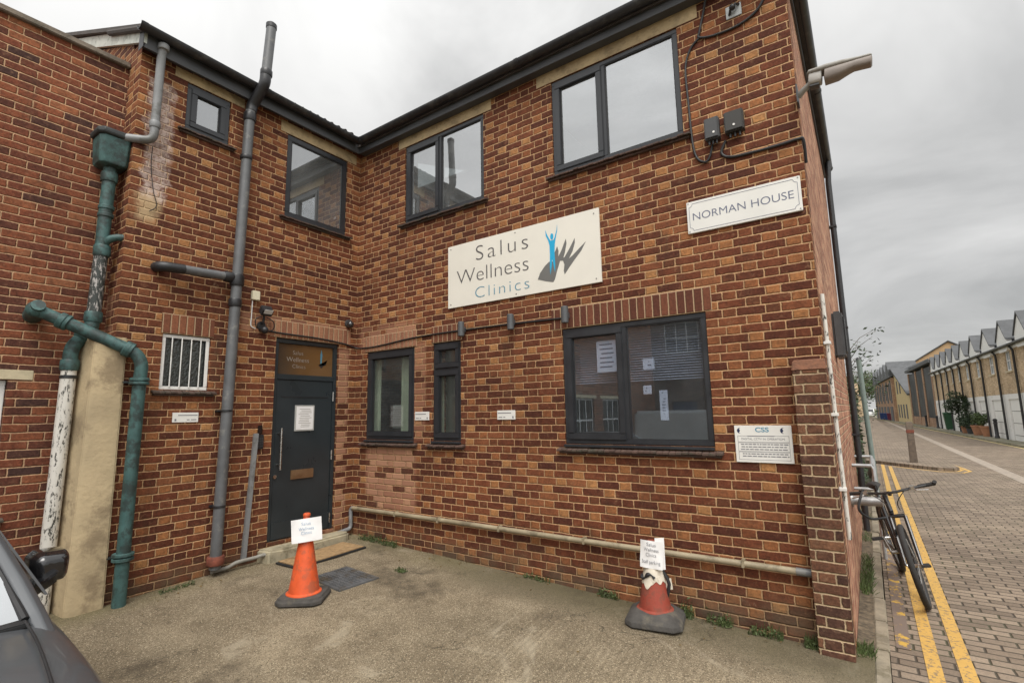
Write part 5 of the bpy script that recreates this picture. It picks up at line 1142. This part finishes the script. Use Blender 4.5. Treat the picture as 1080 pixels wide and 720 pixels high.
m = MB(); m.tube([B(bb[0], .062, bb[2]), B(bb[0], .066, bb[2])], .085, 28); m.tube([B(bb[0], -.07, bb[2]), B(bb[0], .07, bb[2])], .018, 12); ch = m.build('chainring', M_CHAIN, bike)
for s_, d_ in ((1, 1), (-1, -1)):
    m = MB(); e_ = (bb[0]+d_*.12, s_*.085, bb[2]-d_*.12); m.tube([B(bb[0], s_*.072, bb[2]), B(*e_)], .010, 8); m.build('crank', M_CHAIN, bike)
    m = MB(); m.box(-.045, .045, 0, .10, -.010, .010, lambda x, y, z: B(e_[0]+x, e_[1]+s_*(y+.01), e_[2]+z)); m.build('pedal', M_RUB, bike, bevel=.004)
m = MB(); m.tube([B(0, -.06, RW+.035), B(bb[0], -.066, bb[2]+.08)], .004, 6); m.tube([B(0, -.06, RW-.06), B(bb[0], -.066, bb[2]-.08)], .004, 6); m.box(-.03, .02, -.075, -.05, -.10, -.02, lambda x, y, z: B(x, y, RW+z)); m.build('chain', M_CHAIN, bike)
m = MB(); m.tube(cubic([SQ(WL-.24, -.20, 1.02), SQ(WL-.15, -.28, .86), SQ(WL-.25, -.22, .74), B(WL-.45, -.04, .70)], 8), .012, 8); m.build('lock_cable', M_CABLE, bike)

# ------------------------------------------------------------------ side wall fittings
wd = thing('side_downpipe', 'white downpipe on the side wall behind the brick pier', 'downpipe', (L+.05, .3, -.3))
MB().tube([(L+.024, .06, 2.30), (L+.026, .06, 1.4), (L+.034, .08, .45)], .016, 14).build('pipe', M_WHITEFL, wd)
for z in (1.9, 1.35, .8): MB().box(L+.002, L+.05, .03, .10, z, z+.025).build('pipe_clip', M_WHITE, wd, bevel=.003)
hr = thing('side_handrail', 'galvanised tube rail fixed to the side wall behind the bicycle', 'handrail', (L+.1, 3, -.36))
m = MB(); yb = 3.0
for y_ in (3.2, 4.6): m.tube([(L+.002, y_, .70), (L+.20, y_, .70), (L+.22, y_, .66), (L+.24, y_-.05, rz(3))], .022, 10)
for z in (.70, .42): m.tube([(L+.205, 3.2, z), (L+.205, 4.6, z)], .020, 10)
m.tube([(L+.002, 3.2, .42), (L+.21, 3.2, .42)], .02, 10)
m.build('rail_tube', M_GALV, hr)
mt2 = thing('meter_pipe', 'pale horizontal pipe sticking out of the side wall by the handlebar', 'pipe', (L, 2.0, .4)); MB().tube([(L+.002, 1.95, .46), (L+.27, 1.93, .46)], .045, 14).build('pipe', M_GALV, mt2); MB().tube([(L+.001, 1.95, .46), (L+.02, 1.95, .46)], .07, 14).build('wall_flange', M_GALV, mt2)
sl2 = thing('side_alarm_box', 'dark bell box high on the side wall', 'alarm box', (L, 2.2, 2.1)); MB().box(L+.002, L+.10, 1.9, 2.25, 1.95, 2.45).build('box', M_BOXG, sl2, bevel=.02); MB().box(L+.10, L+.115, 1.95, 2.2, 2.0, 2.4).build('cover', M_BLACKPL, sl2, bevel=.01)
bd = thing('black_downpipe', 'black downpipe running down the side wall from the gutter', 'downpipe', (L+.06, 4.6, -.4)); MB().tube([(L+.078, 4.6, 5.3), (L+.075, 4.6, 5.15), (L+.06, 4.6, 4.95), (L+.06, 4.6, rz(4))], .04, 12).build('pipe', M_BLACKPL, bd)
for z in (4.2, 2.6, 1.0): MB().box(L+.002, L+.105, 4.55, 4.65, z, z+.03).build('pipe_clip', M_BLACKPL, bd, bevel=.003)
po = thing('street_pole', 'slim grey green metal pole beside the climbing hedge', 'pole', (5.76, 7.6, rz(7))); MB().tube([(5.82, 7.6, rz(7)-.1), (5.76, 7.6, 2.35)], .045, 14).build('pole', plain('grey_green_paint', (.16, .20, .18), .5), po); MB().tube([(5.76, 7.6, 2.35), (5.76, 7.6, 2.39)], [.05, .03], 14).build('cap', M_BLACKPL, po)

# ------------------------------------------------------------------ greenery
def leaves(m, pts, size, rnd, flat=.5, seg=1):
    for p in pts:
        s_ = size*rnd.uniform(.6, 1.3); a = Vector((rnd.gauss(0, 1), rnd.gauss(0, 1), rnd.gauss(0, flat))).normalized(); b = a.cross(Vector((rnd.gauss(0, 1), rnd.gauss(0, 1), rnd.gauss(0, 1)))).normalized(); p = Vector(p); n_ = a.cross(b)*s_*.18
        m.quad(p-a*s_, p-b*s_*.45+n_, p+a*s_, p+b*s_*.45+n_)
def blob(rnd, c, r, n, lumps):
    """points spread through an uneven crown made of several clumps"""
    c = Vector(c); cl_ = [(c+Vector((rnd.uniform(-1, 1)*r[0]*.7, rnd.uniform(-1, 1)*r[1]*.7, rnd.uniform(-1, 1)*r[2]*.7)), rnd.uniform(.32, .55)) for _ in range(lumps)]; out_ = []
    while len(out_) < n:
        q, k_ = rnd.choice(cl_); d = Vector((rnd.gauss(0, 1), rnd.gauss(0, 1), rnd.gauss(0, 1))).normalized()*rnd.uniform(.55, 1)
        out_.append(q+Vector((d.x*r[0]*k_, d.y*r[1]*k_, d.z*r[2]*k_)))
    return out_
rnd = random.Random(11)
hg = thing('climbing_hedge', 'dark evergreen hedge climbing the wall beyond the clinic', 'hedge', (5.5, 9, rz(8)))
m = MB(); pts = []
for y_ in [6.2+.45*i for i in range(18)]: pts += blob(rnd, (5.50-.02*(y_-6), y_, .75), (.20, .5, 1.30), 380, 7)
leaves(m, pts, .065, rnd); m.build('foliage', M_LEAFD, hg, recalc=False, smooth=False)
m = MB()
for y_ in (7, 9, 11, 13): m.tube([(5.45, y_, -.5), (5.47, y_+.1, .3), (5.5, y_+.2, 1.1)], [.05, .035, .02], 8)
m.build('stem', M_BARK, hg)
bw_ = thing('rear_garden_wall', 'long red brick boundary wall behind the hedge', 'wall', (5.3, 10, -.5)); MB().box(5.1, 5.33, 5.01, 16.1, -.9, 1.1).build('wall', M_SIDE, bw_, smooth=False); MB().box(5.07, 5.36, 5.02, 16.1, 1.101, 1.17).build('coping', M_COPE, bw_, bevel=.006)
# thin sapling with few leaves
sp = thing('bare_sapling', 'thin sapling with sparse autumn leaves beyond the side wall', 'tree', (5.35, 9.5, -.4))
m = MB(); tips = []
m.tube([(5.35, 9.5, -.5), (5.40, 9.5, 1.0), (5.5, 9.45, 2.0), (5.58, 9.4, 2.9)], [.03, .022, .016, .006], 8)
for i in range(16):
    t = .45+.55*i/16; p0 = Vector((5.35+.23*t, 9.5-.1*t, -.5+3.3*t)); a = rnd.uniform(-1.0, 1.0); ln = rnd.uniform(.35, .85); p2_ = p0+Vector((math.cos(a)*ln*.9, math.sin(a)*ln, ln*rnd.uniform(.3, .8))); p1_ = (p0+p2_)/2+Vector((0, 0, .08)); m.tube([p0, p1_, p2_], [.008, .006, .003], 5)
    for j in range(2): q = p0.lerp(p2_, rnd.uniform(.4, .8)); e_ = q+Vector((rnd.uniform(-.2, .3), rnd.uniform(-.2, .2), rnd.uniform(-.05, .3))); m.tube([q, e_], .003, 4); tips.append(e_)
    tips.append(p2_)
m.build('branches', M_BARK, sp); m = MB(); leaves(m, [t+Vector((rnd.uniform(-.16, .16), rnd.uniform(-.16, .16), rnd.uniform(-.18, .10))) for t in tips for _ in range(5)], .045, rnd); m.build('leaves', M_LEAFD, sp, recalc=False, smooth=False)
# grass on the verge and tufts at the wall foot
m = MB()
for i in range(2000):
    y_ = abs(rnd.gauss(0, 1.6)) if i % 3 else rnd.uniform(0, 6)
    if y_ > 6.5 or mn.noise(Vector((3.3, y_*1.3, 0))) < .02: continue
    x_ = rnd.uniform(5.60, 5.70); h_ = rnd.uniform(.02, .075); a = rnd.uniform(0, 6.28); dx, dy = math.cos(a)*.004, math.sin(a)*.004; lx, ly = rnd.gauss(0, .025), rnd.gauss(0, .025)
    m.bm.faces.new([m.bm.verts.new(p) for p in ((x_-dx, y_-dy, -.355), (x_+dx, y_+dy, -.355), (x_+lx*.5+dx*.7, y_+ly*.5, -.35+h_*.6), (x_+lx, y_+ly, -.35+h_))])
stuff(tag(m.build('grass', M_GRASS, recalc=False, smooth=False), 'short green grass growing along the verge beside the kerb', 'grass'))
def tuft(c, n, r, h, lab, grp='weeds at the foot of the walls', mat=M_WEED):
    x0, y0 = c; m = MB(); pts = []
    for i in range(n):
        x_, y_ = x0+rnd.uniform(-r[0], r[0]), y0+rnd.uniform(-r[1], r[1]); pts.append((x_, y_, yz(x_, y_)+abs(rnd.gauss(0, h))+.006))
    leaves(m, pts, .014, rnd, .8)
    for p in pts[::3]: m.quad((p[0]-.003, p[1], yz(p[0], p[1])), (p[0]+.003, p[1], yz(p[0], p[1])), (p[0]+.01, p[1], p[2]+.03), (p[0]+.006, p[1]+.005, p[2]+.03))
    tag(m.build('weed_patch', mat, recalc=False, smooth=False), lab, 'weed', grp)
tuft((.62, -.07), 420, (.34, .05), .028, 'long low green weed strip at the wall foot near the corner')
tuft((1.62, -.62), 110, (.07, .04), .012, 'tiny green tuft alone in the concrete by the manhole')
tuft((4.42, -.05), 150, (.06, .03), .05, 'upright weed at the wall foot behind the faded cone')
tuft((4.68, -.045), 120, (.10, .03), .035, 'straggly weed at the wall foot right of the faded cone')
tuft((2.95, -.04), 90, (.16, .025), .02, 'sparse thin weed at the wall foot below the wide window')
tuft((5.02, -.05), 130, (.12, .03), .035, 'low weed clump at the wall foot under the CCTV notice')
tuft((3.72, -.04), 110, (.10, .025), .03, 'thin weed at the wall foot left of the faded cone')
tuft((.14, -2.15), 90, (.04, .16), .012, 'mossy growth at the door wall foot by the green pipe')
tuft((5.33, -.05), 150, (.05, .03), .03, 'small weed tucked against the brick pier')
m = MB()      # fallen leaves and grit along the wall foot
for i in range(260):
    x_ = rnd.uniform(.3, 5.6); y_ = -abs(rnd.gauss(0, .10))-.012
    if rnd.random() < .35: x_, y_ = rnd.uniform(.05, .25)+abs(rnd.gauss(0, .1)), rnd.uniform(-2.6, -1.35)
    if rnd.random() < .25: x_, y_ = rnd.uniform(.6, 5.3), rnd.uniform(-3.4, -.2)
    leaves(m, [(x_, y_, yz(x_, y_)+.012)], rnd.uniform(.006, .016), rnd, .12)
stuff(tag(m.build('leaf_litter', M_LEAFA, recalc=False, smooth=False), 'scattered brown leaf litter along the foot of the walls', 'leaf litter'))

# ------------------------------------------------------------------ bollards on the street
tb_ = thing('timber_bollard', 'square weathered timber bollard standing on the pavement island', 'bollard', (6.84, 16.0, rz(16)+.1))
zb_ = rz(16)+.06; MB().loft([[(6.84+x*w_, 16+y_*w_, z) for x, y_ in ((-1, -1), (1, -1), (1, 1), (-1, 1))] for w_, z in ((.10, zb_), (.09, zb_+.62), (.09, .90), (.07, .93))]).build('post', M_WOODB, tb_, bevel=.01)
MB().box(6.742, 6.938, 15.902, 16.098, .58, .68).build('band', M_RUST, tb_, bevel=.006)

# ------------------------------------------------------------------ mews terrace across the street
A_ = math.atan(.05); RH = Matrix.Rotation(A_, 3, 'Z')
def at_front(y): return Vector((13.3-.05*y, y, rz(y)))
PIPE = [25.9, 28.9, 31.95, 35.2, 38.1, 41.0, 43.3, 45.6, 48.0, 50.4, 52.6]
HLAB = ['pale brick mews house cut by the right edge of the photo, largest in view', 'pale brick mews house with a black bollard before its garage', 'pale brick mews house behind the two terracotta pots', 'pale brick mews house behind the clipped round tree',
        'pale brick mews house just left of the clipped tree', 'pale brick mews house behind the green wheelie bin, nearer side', 'pale brick mews house just past the green wheelie bin', 'pale brick mews house third from the glazed block', 'pale brick mews house second from the glazed block', 'pale brick mews house joining the glazed block at the terrace end']
HW = 3.0; EV = 4.72        # local: x along terrace (0..HW) is +y in the world, front faces -x
h0 = thing('mews_house', HLAB[0], 'house', at_front(PIPE[0]), 'terrace of mews houses across the street', RH)
WH_ = WM[h0.name]; H = lambda u, d, z: WH_ @ Vector((d, u, z))      # u along, d depth, z up
finish('wall', wall_mesh(H, 0, HW, 2.42, EV, .25, [(1.05, 1.85, 3.55, 4.6)]), M_YELLOW, h0, False)
MB().box(0, HW, .25, 7, -.3, EV-.1, H).build('rear_wall', M_YELLOW, h0, smooth=False)
finish('garage_front', wall_mesh(H, 0, HW, -.5, 2.415, .22, [(.35, 2.35, -.5, 2.15)]), M_WHITE, h0, False)
m = MB(); m.box(.36, 2.34, .06, .10, -.4, 2.14, H); gd = m.build('garage_door', M_WHITEUP, h0, smooth=False)
m = MB()
for z in (.35, .95, 1.55): m.box(.40, 2.30, .052, .059, z, z+.02, H)
m.build('door_rib', M_GASKET, gd, smooth=False)
m = MB(); m.box(1.055, 1.845, .04, .10, 3.555, 3.62, H); m.box(1.055, 1.845, .04, .10, 4.53, 4.595, H); m.box(1.055, 1.125, .04, .10, 3.62, 4.53, H); m.box(1.775, 1.845, .04, .10, 3.62, 4.53, H); m.box(1.43, 1.47, .04, .10, 3.62, 4.53, H); m.box(1.125, 1.43, .045, .095, 4.05, 4.09, H); m.box(1.47, 1.775, .045, .095, 4.05, 4.09, H)
hw_ = m.build('window', M_WHITEUP, h0, smooth=False)
MB().box(1.12, 1.78, .065, .075, 3.6, 4.55, H).build('pane', M_GLASSC, hw_, smooth=False); MB().box(.97, 1.93, -.06, .05, 3.47, 3.55, H).build('sill', M_CONCL, hw_, smooth=False)
m = MB(); m.hexa([H(*p) for p in ((-.0, -.18, EV), (HW, -.18, EV), (HW, 3.6, EV+1.1), (0, 3.6, EV+1.1), (0, -.18, EV+.10), (HW, -.18, EV+.10), (HW, 3.6, EV+1.2), (0, 3.6, EV+1.2))]); m.hexa([H(*p) for p in ((0, 3.6, EV+1.1), (HW, 3.6, EV+1.1), (HW, 7.2, EV), (0, 7.2, EV), (0, 3.6, EV+1.2), (HW, 3.6, EV+1.2), (HW, 7.2, EV+.1), (0, 7.2, EV+.1))]); m.build('roof', M_SLATE, h0, smooth=False)
MB().prism([H(.62, -.14, EV-.10), H(.85, -.14, EV-.22), H(2.05, -.14, EV-.22), H(2.28, -.14, EV-.10), H(2.28, -.14, EV+.40), H(1.45, -.14, EV+1.26), H(.62, -.14, EV+.40)], H(0, .2, 0)-H(0, 0, 0)).build('dormer_gable', M_WHITEUP, h0, smooth=False)
m = MB()
for s_, a, b in ((1, .54, 1.45), (-1, 2.36, 1.45)): m.hexa([H(*p) for p in ((a, -.19, EV+.34), (b, -.19, EV+1.30), (b, 2.2, EV+1.30), (a, 2.2, EV+.34), (a, -.19, EV+.41), (b, -.19, EV+1.40), (b, 2.2, EV+1.40), (a, 2.2, EV+.41))])
m.box(.65, 2.25, .081, 2.1, EV-.05, EV+.38, H); m.build('dormer_roof', M_SLATE, h0, smooth=False)
m = MB(); m.tube([H(0, -.24, EV+.02), H(HW, -.24, EV+.02)], .07, 8); m.build('gutter', M_BLACKPL, h0)
m = MB(); m.tube([H(.08, -.22, EV), H(.08, -.09, EV-.25), H(.08, -.09, -.1)], .05, 8); m.build('downpipe', M_BLACKPL, h0)
MB().box(0, HW, -.10, -.001, EV-.16, EV-.02, H).build('eaves_board', M_WHITEUP, h0, smooth=False)
for i in range(len(PIPE)-1):
    hc = h0 if i == 0 else copy_tree(h0)
    hc['label'] = HLAB[i]; p = at_front(PIPE[i]); hc.location = p; hc.scale = (1, (PIPE[i+1]-PIPE[i])/HW*1.001, 1)
def frontP(y0):
    M_ = Matrix.Translation(at_front(y0)) @ RH.to_4x4(); return lambda u, d, z: M_ @ Vector((d, u, z))
# glazed block
P = frontP(52.7); gb = thing('glazed_block', 'flat roofed block with tall dark glazing between pale piers', 'building', at_front(52.7))
MB().box(0, 16.5, .5, 9, -.5, 5.75, P).build('wall', M_INTDK, gb, smooth=False)
for u in (0, 5.0, 10.0, 15.7): MB().box(u, u+.8, 0, .49, -.5, 5.6, P).build('pier', M_PINKBRK, gb, smooth=False)
M_DKGL = plain('dark_glazing', (.020, .021, .022), .5, .3, .4, spec=.2)
for u, wN in ((.8, 4.2), (5.8, 4.2), (10.8, 4.9)): MB().box(u, u+wN, .06, .30, .9, 5.5, P).build('window', M_DKGL, gb, smooth=False); MB().box(u, u+wN, .05, .49, -.5, .89, P).build('plinth', M_PINKBRK, gb, smooth=False)
MB().box(-.1, 16.6, -.2, 9, 5.751, 6.0, P).build('roof', M_SLATE, gb, smooth=False)
# yellow gabled house
P = frontP(69.4); yg = thing('gabled_house', 'yellow gable end house with steep slate roof beyond the glazed block', 'house', at_front(69.4))
finish('wall', joinbm(MB().prism([P(0, 0, -.5), P(22, 0, -.5), P(22, 0, 3.7), P(15, 0, 7.2), P(0, 0, 3.4)], P(0, .3, 0)-P(0, 0, 0)).bm), plain('yellow_render', (.50, .39, .20), .85, .12, 1.5), yg, False)
m = MB(); m.hexa([P(*p) for p in ((-.3, -.25, 3.3), (15, -.25, 7.15), (15, 12, 7.15), (-.3, 12, 3.3), (-.3, -.25, 3.5), (15, -.25, 7.4), (15, 12, 7.4), (-.3, 12, 3.5))]); m.build('roof', M_SLATE, yg, smooth=False)
for u, z in ((3.2, .6), (6.0, .6), (8.8, .6), (11.5, .6), (8, 3.7), (11, 3.7)): MB().box(u, u+1.0, -.04, .05, z, z+1.7, P).build('window', M_INTDK, yg, smooth=False)
# dark windowed block with roof gables
P = frontP(83.5); db = thing('terrace_block', 'pinkish brick block with tall dark windows and slate roof gables', 'building', at_front(83.5))
MB().box(0, 34, -.35, 8, -.5, 6.1, P).build('wall', M_PINKBRK, db, smooth=False)
for i in range(6):
    u = 1.2+5.6*i; MB().box(u, u+1.5, -.42, -.3, 2.6, 5.7, P).build('window', M_INTDK, db, smooth=False); MB().box(u+2.6, u+3.5, -.42, -.3, 3.0, 5.4, P).build('window', M_INTDK, db, smooth=False); MB().box(u+.4, u+3.6, -.42, -.3, -.4, 2.1, P).build('doorway', M_INTDK, db, smooth=False)
m = MB(); m.hexa([P(*p) for p in ((-.2, -.6, 6.1), (34.2, -.6, 6.1), (34.2, 4, 8.3), (-.2, 4, 8.3), (-.2, -.6, 6.3), (34.2, -.6, 6.3), (34.2, 4, 8.5), (-.2, 4, 8.5))]); rf_ = m.build('roof', M_SLATE, db, smooth=False)
for i in range(6):
    u = 1.0+5.6*i; MB().prism([P(u, -.5, 6.2), P(u+3.6, -.5, 6.2), P(u+3.6, -.5, 7.3), P(u+1.8, -.5, 8.5), P(u, -.5, 7.3)], P(0, 3.4, 0)-P(0, 0, 0)).build('dormer', M_SLATE, rf_, smooth=False)
# big tan gable behind the terrace
tg = thing('tall_gabled_hall', 'tall tan brick hall gable rising behind the mews roofs', 'building', (19, 119, -.5))
P = lambda u, d, z: Vector((19.2+u, 119+d, z))
MB().prism([P(-8, 0, -.9), P(8, 0, -.9), P(8, 0, 8.0), P(0, 0, 13.2), P(-8, 0, 8.0)], (0, 14, 0)).build('wall', plain('tan_brick_far', (.40, .27, .15), .9, .12, 1.2), tg, smooth=False)
m = MB()
for a, b, c, d in ((-8.3, 7.85, 0, 13.3), (0, 13.3, 8.3, 7.85)): m.hexa([P(a, -.3, b), P(c, -.3, d), P(c, 14.2, d), P(a, 14.2, b), P(a, -.3, b+.2), P(c, -.3, d+.2), P(c, 14.2, d+.2), P(a, 14.2, b+.2)])
m.build('roof', M_SLATE, tg, smooth=False)

# street furniture by the terrace ------------------------------------
def pav(y): return rz(y)+.10
def bin_(x, y, mat, lab, grp=None, first=None):
    if first: 
        t = copy_tree(first); t.location = (x, y, pav(y)); t['label'] = lab
        if grp: t['group'] = grp
        return t
    z = pav(y); t = thing('wheelie_bin', lab, 'wheelie bin', (x, y, z), grp)
    MB().loft([[(x+a*w_, y+b*w_, zz) for a, b in ((-1, -1), (1, -1), (1, 1), (-1, 1))] for w_, zz in ((.23, z+.06), (.30, z+.95), (.32, z+1.0))]).build('bin_body', mat, t, bevel=.02)
    MB().hexa([(x-.34, y-.34, z+1.0), (x+.34, y-.34, z+1.0), (x+.34, y+.34, z+1.0), (x-.34, y+.34, z+1.0), (x-.30, y-.30, z+1.09), (x+.30, y-.30, z+1.06), (x+.30, y+.30, z+1.06), (x-.30, y+.30, z+1.09)]).build('lid', mat, t, bevel=.02)
    for s_ in (-1, 1): MB().tube([(x+.24, y+s_*.2, z+.10), (x+.24, y+s_*.27, z+.10)], .10, 14).build('wheel', M_RUB, t)
    return t
gb_ = bin_(10.85, 46.4, M_BING, 'green wheelie bin standing against the mews garage doors')
gb_.scale = (1.25, 1.25, 1.25)
b1 = bin_(7.55, 98, M_BINB, 'blue wheelie bin far down the street, left of the pair', 'blue wheelie bins far down the street'); bin_(8.0, 94, M_BINB, 'blue wheelie bin far down the street, beside the maroon bin', 'blue wheelie bins far down the street', b1)
bin_(8.3, 90, M_BINR, 'maroon wheelie bin far down the street beside the blue bins')
def bol(x, y, lab, first=None, grp='black bollards along the terrace pavement'):
    if first: t = copy_tree(first); t.location = (x, y, pav(y)); t['label'] = lab; return t
    z = pav(y); t = thing('street_bollard', lab, 'bollard', (x, y, z), grp); MB().lathe([(.11, z-.05), (.11, z+.10), (.085, z+.14), (.08, z+.92), (.10, z+.95), (.10, z+1.0), (.05, z+1.06)], x, y, 16).build('post', M_BLACKPL, t); MB().lathe([(.105, z+.78), (.105, z+.83)], x, y, 16).build('band', M_BOXG, t); return t
bo = bol(11.45, 33.6, 'black bollard on the pavement nearest the right edge of the photo'); bol(11.0, 41.8, 'black bollard beside the round clipped tree', bo); bol(10.55, 52.0, 'black bollard left of the green wheelie bin', bo); bol(10.2, 57.5, 'black bollard before the glazed block', bo)
def tpot(x, y, mat, r, lab, n, cz, cr_, leafm, trunk=True, grp=None):
    z = pav(y); t = thing('potted_tree' if trunk else 'potted_shrub', lab, 'potted plant', (x, y, z), grp)
    MB().lathe([(r*.72, z), (r, z+r*1.5), (r*1.1, z+r*1.55), (r*1.1, z+r*1.75), (r*.9, z+r*1.75)], x, y, 20).build('pot', mat, t)
    if trunk: MB().tube([(x, y, z+r*1.6), (x+.02, y, z+cz-.1), (x, y, z+cz+.3)], [.04, .03, .015], 8).build('trunk', M_BARK, t)
    m = MB(); leaves(m, blob(rnd, (x, y, z+cz), cr_, n, 14), .07, rnd); m.build('crown', leafm, t, recalc=False, smooth=False)
tpot(11.10, 41.0, M_TERRA, .32, 'round clipped tree in a pot before the mews garages', 3200, 1.95, (1.0, 1.0, .85), M_LEAFD)
tpot(11.2, 39.8, M_BOXG, .30, 'dense dark shrub in a low pot beneath the clipped tree', 1800, .75, (.65, .75, .7), M_LEAFD, False)
tpot(11.25, 37.6, M_TERRA, .34, 'leafy shrub in a terracotta pot, left of the pair', 500, .95, (.45, .45, .45), M_LEAF, False, 'terracotta pots with shrubs'); tpot(11.42, 35.8, M_TERRA, .34, 'leafy shrub in a terracotta pot, right of the pair', 500, .95, (.45, .45, .45), M_LEAF, False, 'terracotta pots with shrubs')
# far end of the street: white van, house, trees
def van(x, y, vz, lab):
    vn = thing('white_van', lab, 'van', (x, y, vz)); c0 = Vector((x, y, vz))
    MB().prism([c0+Vector(p) for p in ((-1, -2.3, .3), (-1, -2.3, .95), (-1, -1.5, 1.15), (-1, -.9, 1.95), (-1, 2.4, 2.0), (-1, 2.4, .3))], (2, 0, 0)).build('body', M_VAN, vn, bevel=.08)
    MB().hexa([c0+Vector(p) for p in ((-.85, -1.53, 1.2), (.85, -1.53, 1.2), (.85, -.97, 1.86), (-.85, -.97, 1.86), (-.85, -1.56, 1.22), (.85, -1.56, 1.22), (.85, -1.0, 1.88), (-.85, -1.0, 1.88))]).build('windscreen', M_CARBLK, vn, smooth=False)
    for dx in (-.9, .9):
        for y_ in (-1.5, 1.5): MB().tube([c0+Vector((dx-.12, y_, .32)), c0+Vector((dx+.12, y_, .32))], .32, 14).build('wheel', M_RUB, vn)
    for dx in (-.7, .7): MB().box(dx-.18, dx+.18, -2.33, -2.29, .72, .90, lambda a, b, c: c0+Vector((a, b, c))).build('headlight', M_LED, vn)
van(5.9, 150, rz(150), 'white van parked at the far end of the street'); van(1.6, -11.0, yz(1.6, -11), 'white van across the yard, seen only mirrored in the wide window')
fh = thing('far_house', 'small tan house with a slate gable at the street end', 'house', (0, 168, -1))
MB().prism([(-3, 165, -1.2), (4.5, 165, -1.2), (4.5, 165, 4.2), (.8, 165, 6.6), (-3, 165, 4.2)], (0, 8, 0)).build('wall', M_YELLOW, fh, smooth=False)
m = MB()
for a, b, c, d in ((-3.3, 4.1, .8, 6.8), (.8, 6.8, 4.8, 4.1)): m.hexa([(a, 164.7, b), (c, 164.7, d), (c, 173, d), (a, 173, b), (a, 164.7, b+.2), (c, 164.7, d+.2), (c, 173, d+.2), (a, 173, b+.2)])
m.build('roof', M_SLATE, fh, smooth=False); MB().box(3.2, 4.0, 166, 166.8, 4.2, 8.0).build('chimney', M_YELLOW, fh, smooth=False)
def tree(x, y, h, r, lab, n, mat):
    t = thing('street_tree', lab, 'tree', (x, y, -1), 'trees at the far end of the street')
    m = MB(); m.tube([(x, y, -1.3), (x+.1, y, h*.35), (x, y, h*.75)], [.35, .25, .08], 8)
    for i in range(6): a = i*1.05; m.tube([(x+.05, y, h*.35), (x+math.cos(a)*r*.6, y+math.sin(a)*r*.6, h*.7)], [.14, .04], 6)
    m.build('trunk', M_BARK, t); m = MB(); leaves(m, blob(rnd, (x, y, h*.66), (r, r, h*.36), n, 26), .32, rnd); m.build('crown', mat, t, recalc=False, smooth=False)
tree(4.6, 182, 12.5, 4.2, 'taller dark green tree behind the far white van', 2600, M_LEAF); tree(-3.5, 178, 10.5, 4.2, 'broad tree at the street end beside the hedge', 2200, M_LEAFD); tree(9.0, 190, 11.5, 3.6, 'tree at the street end half hidden by the brick block', 1800, M_LEAF)
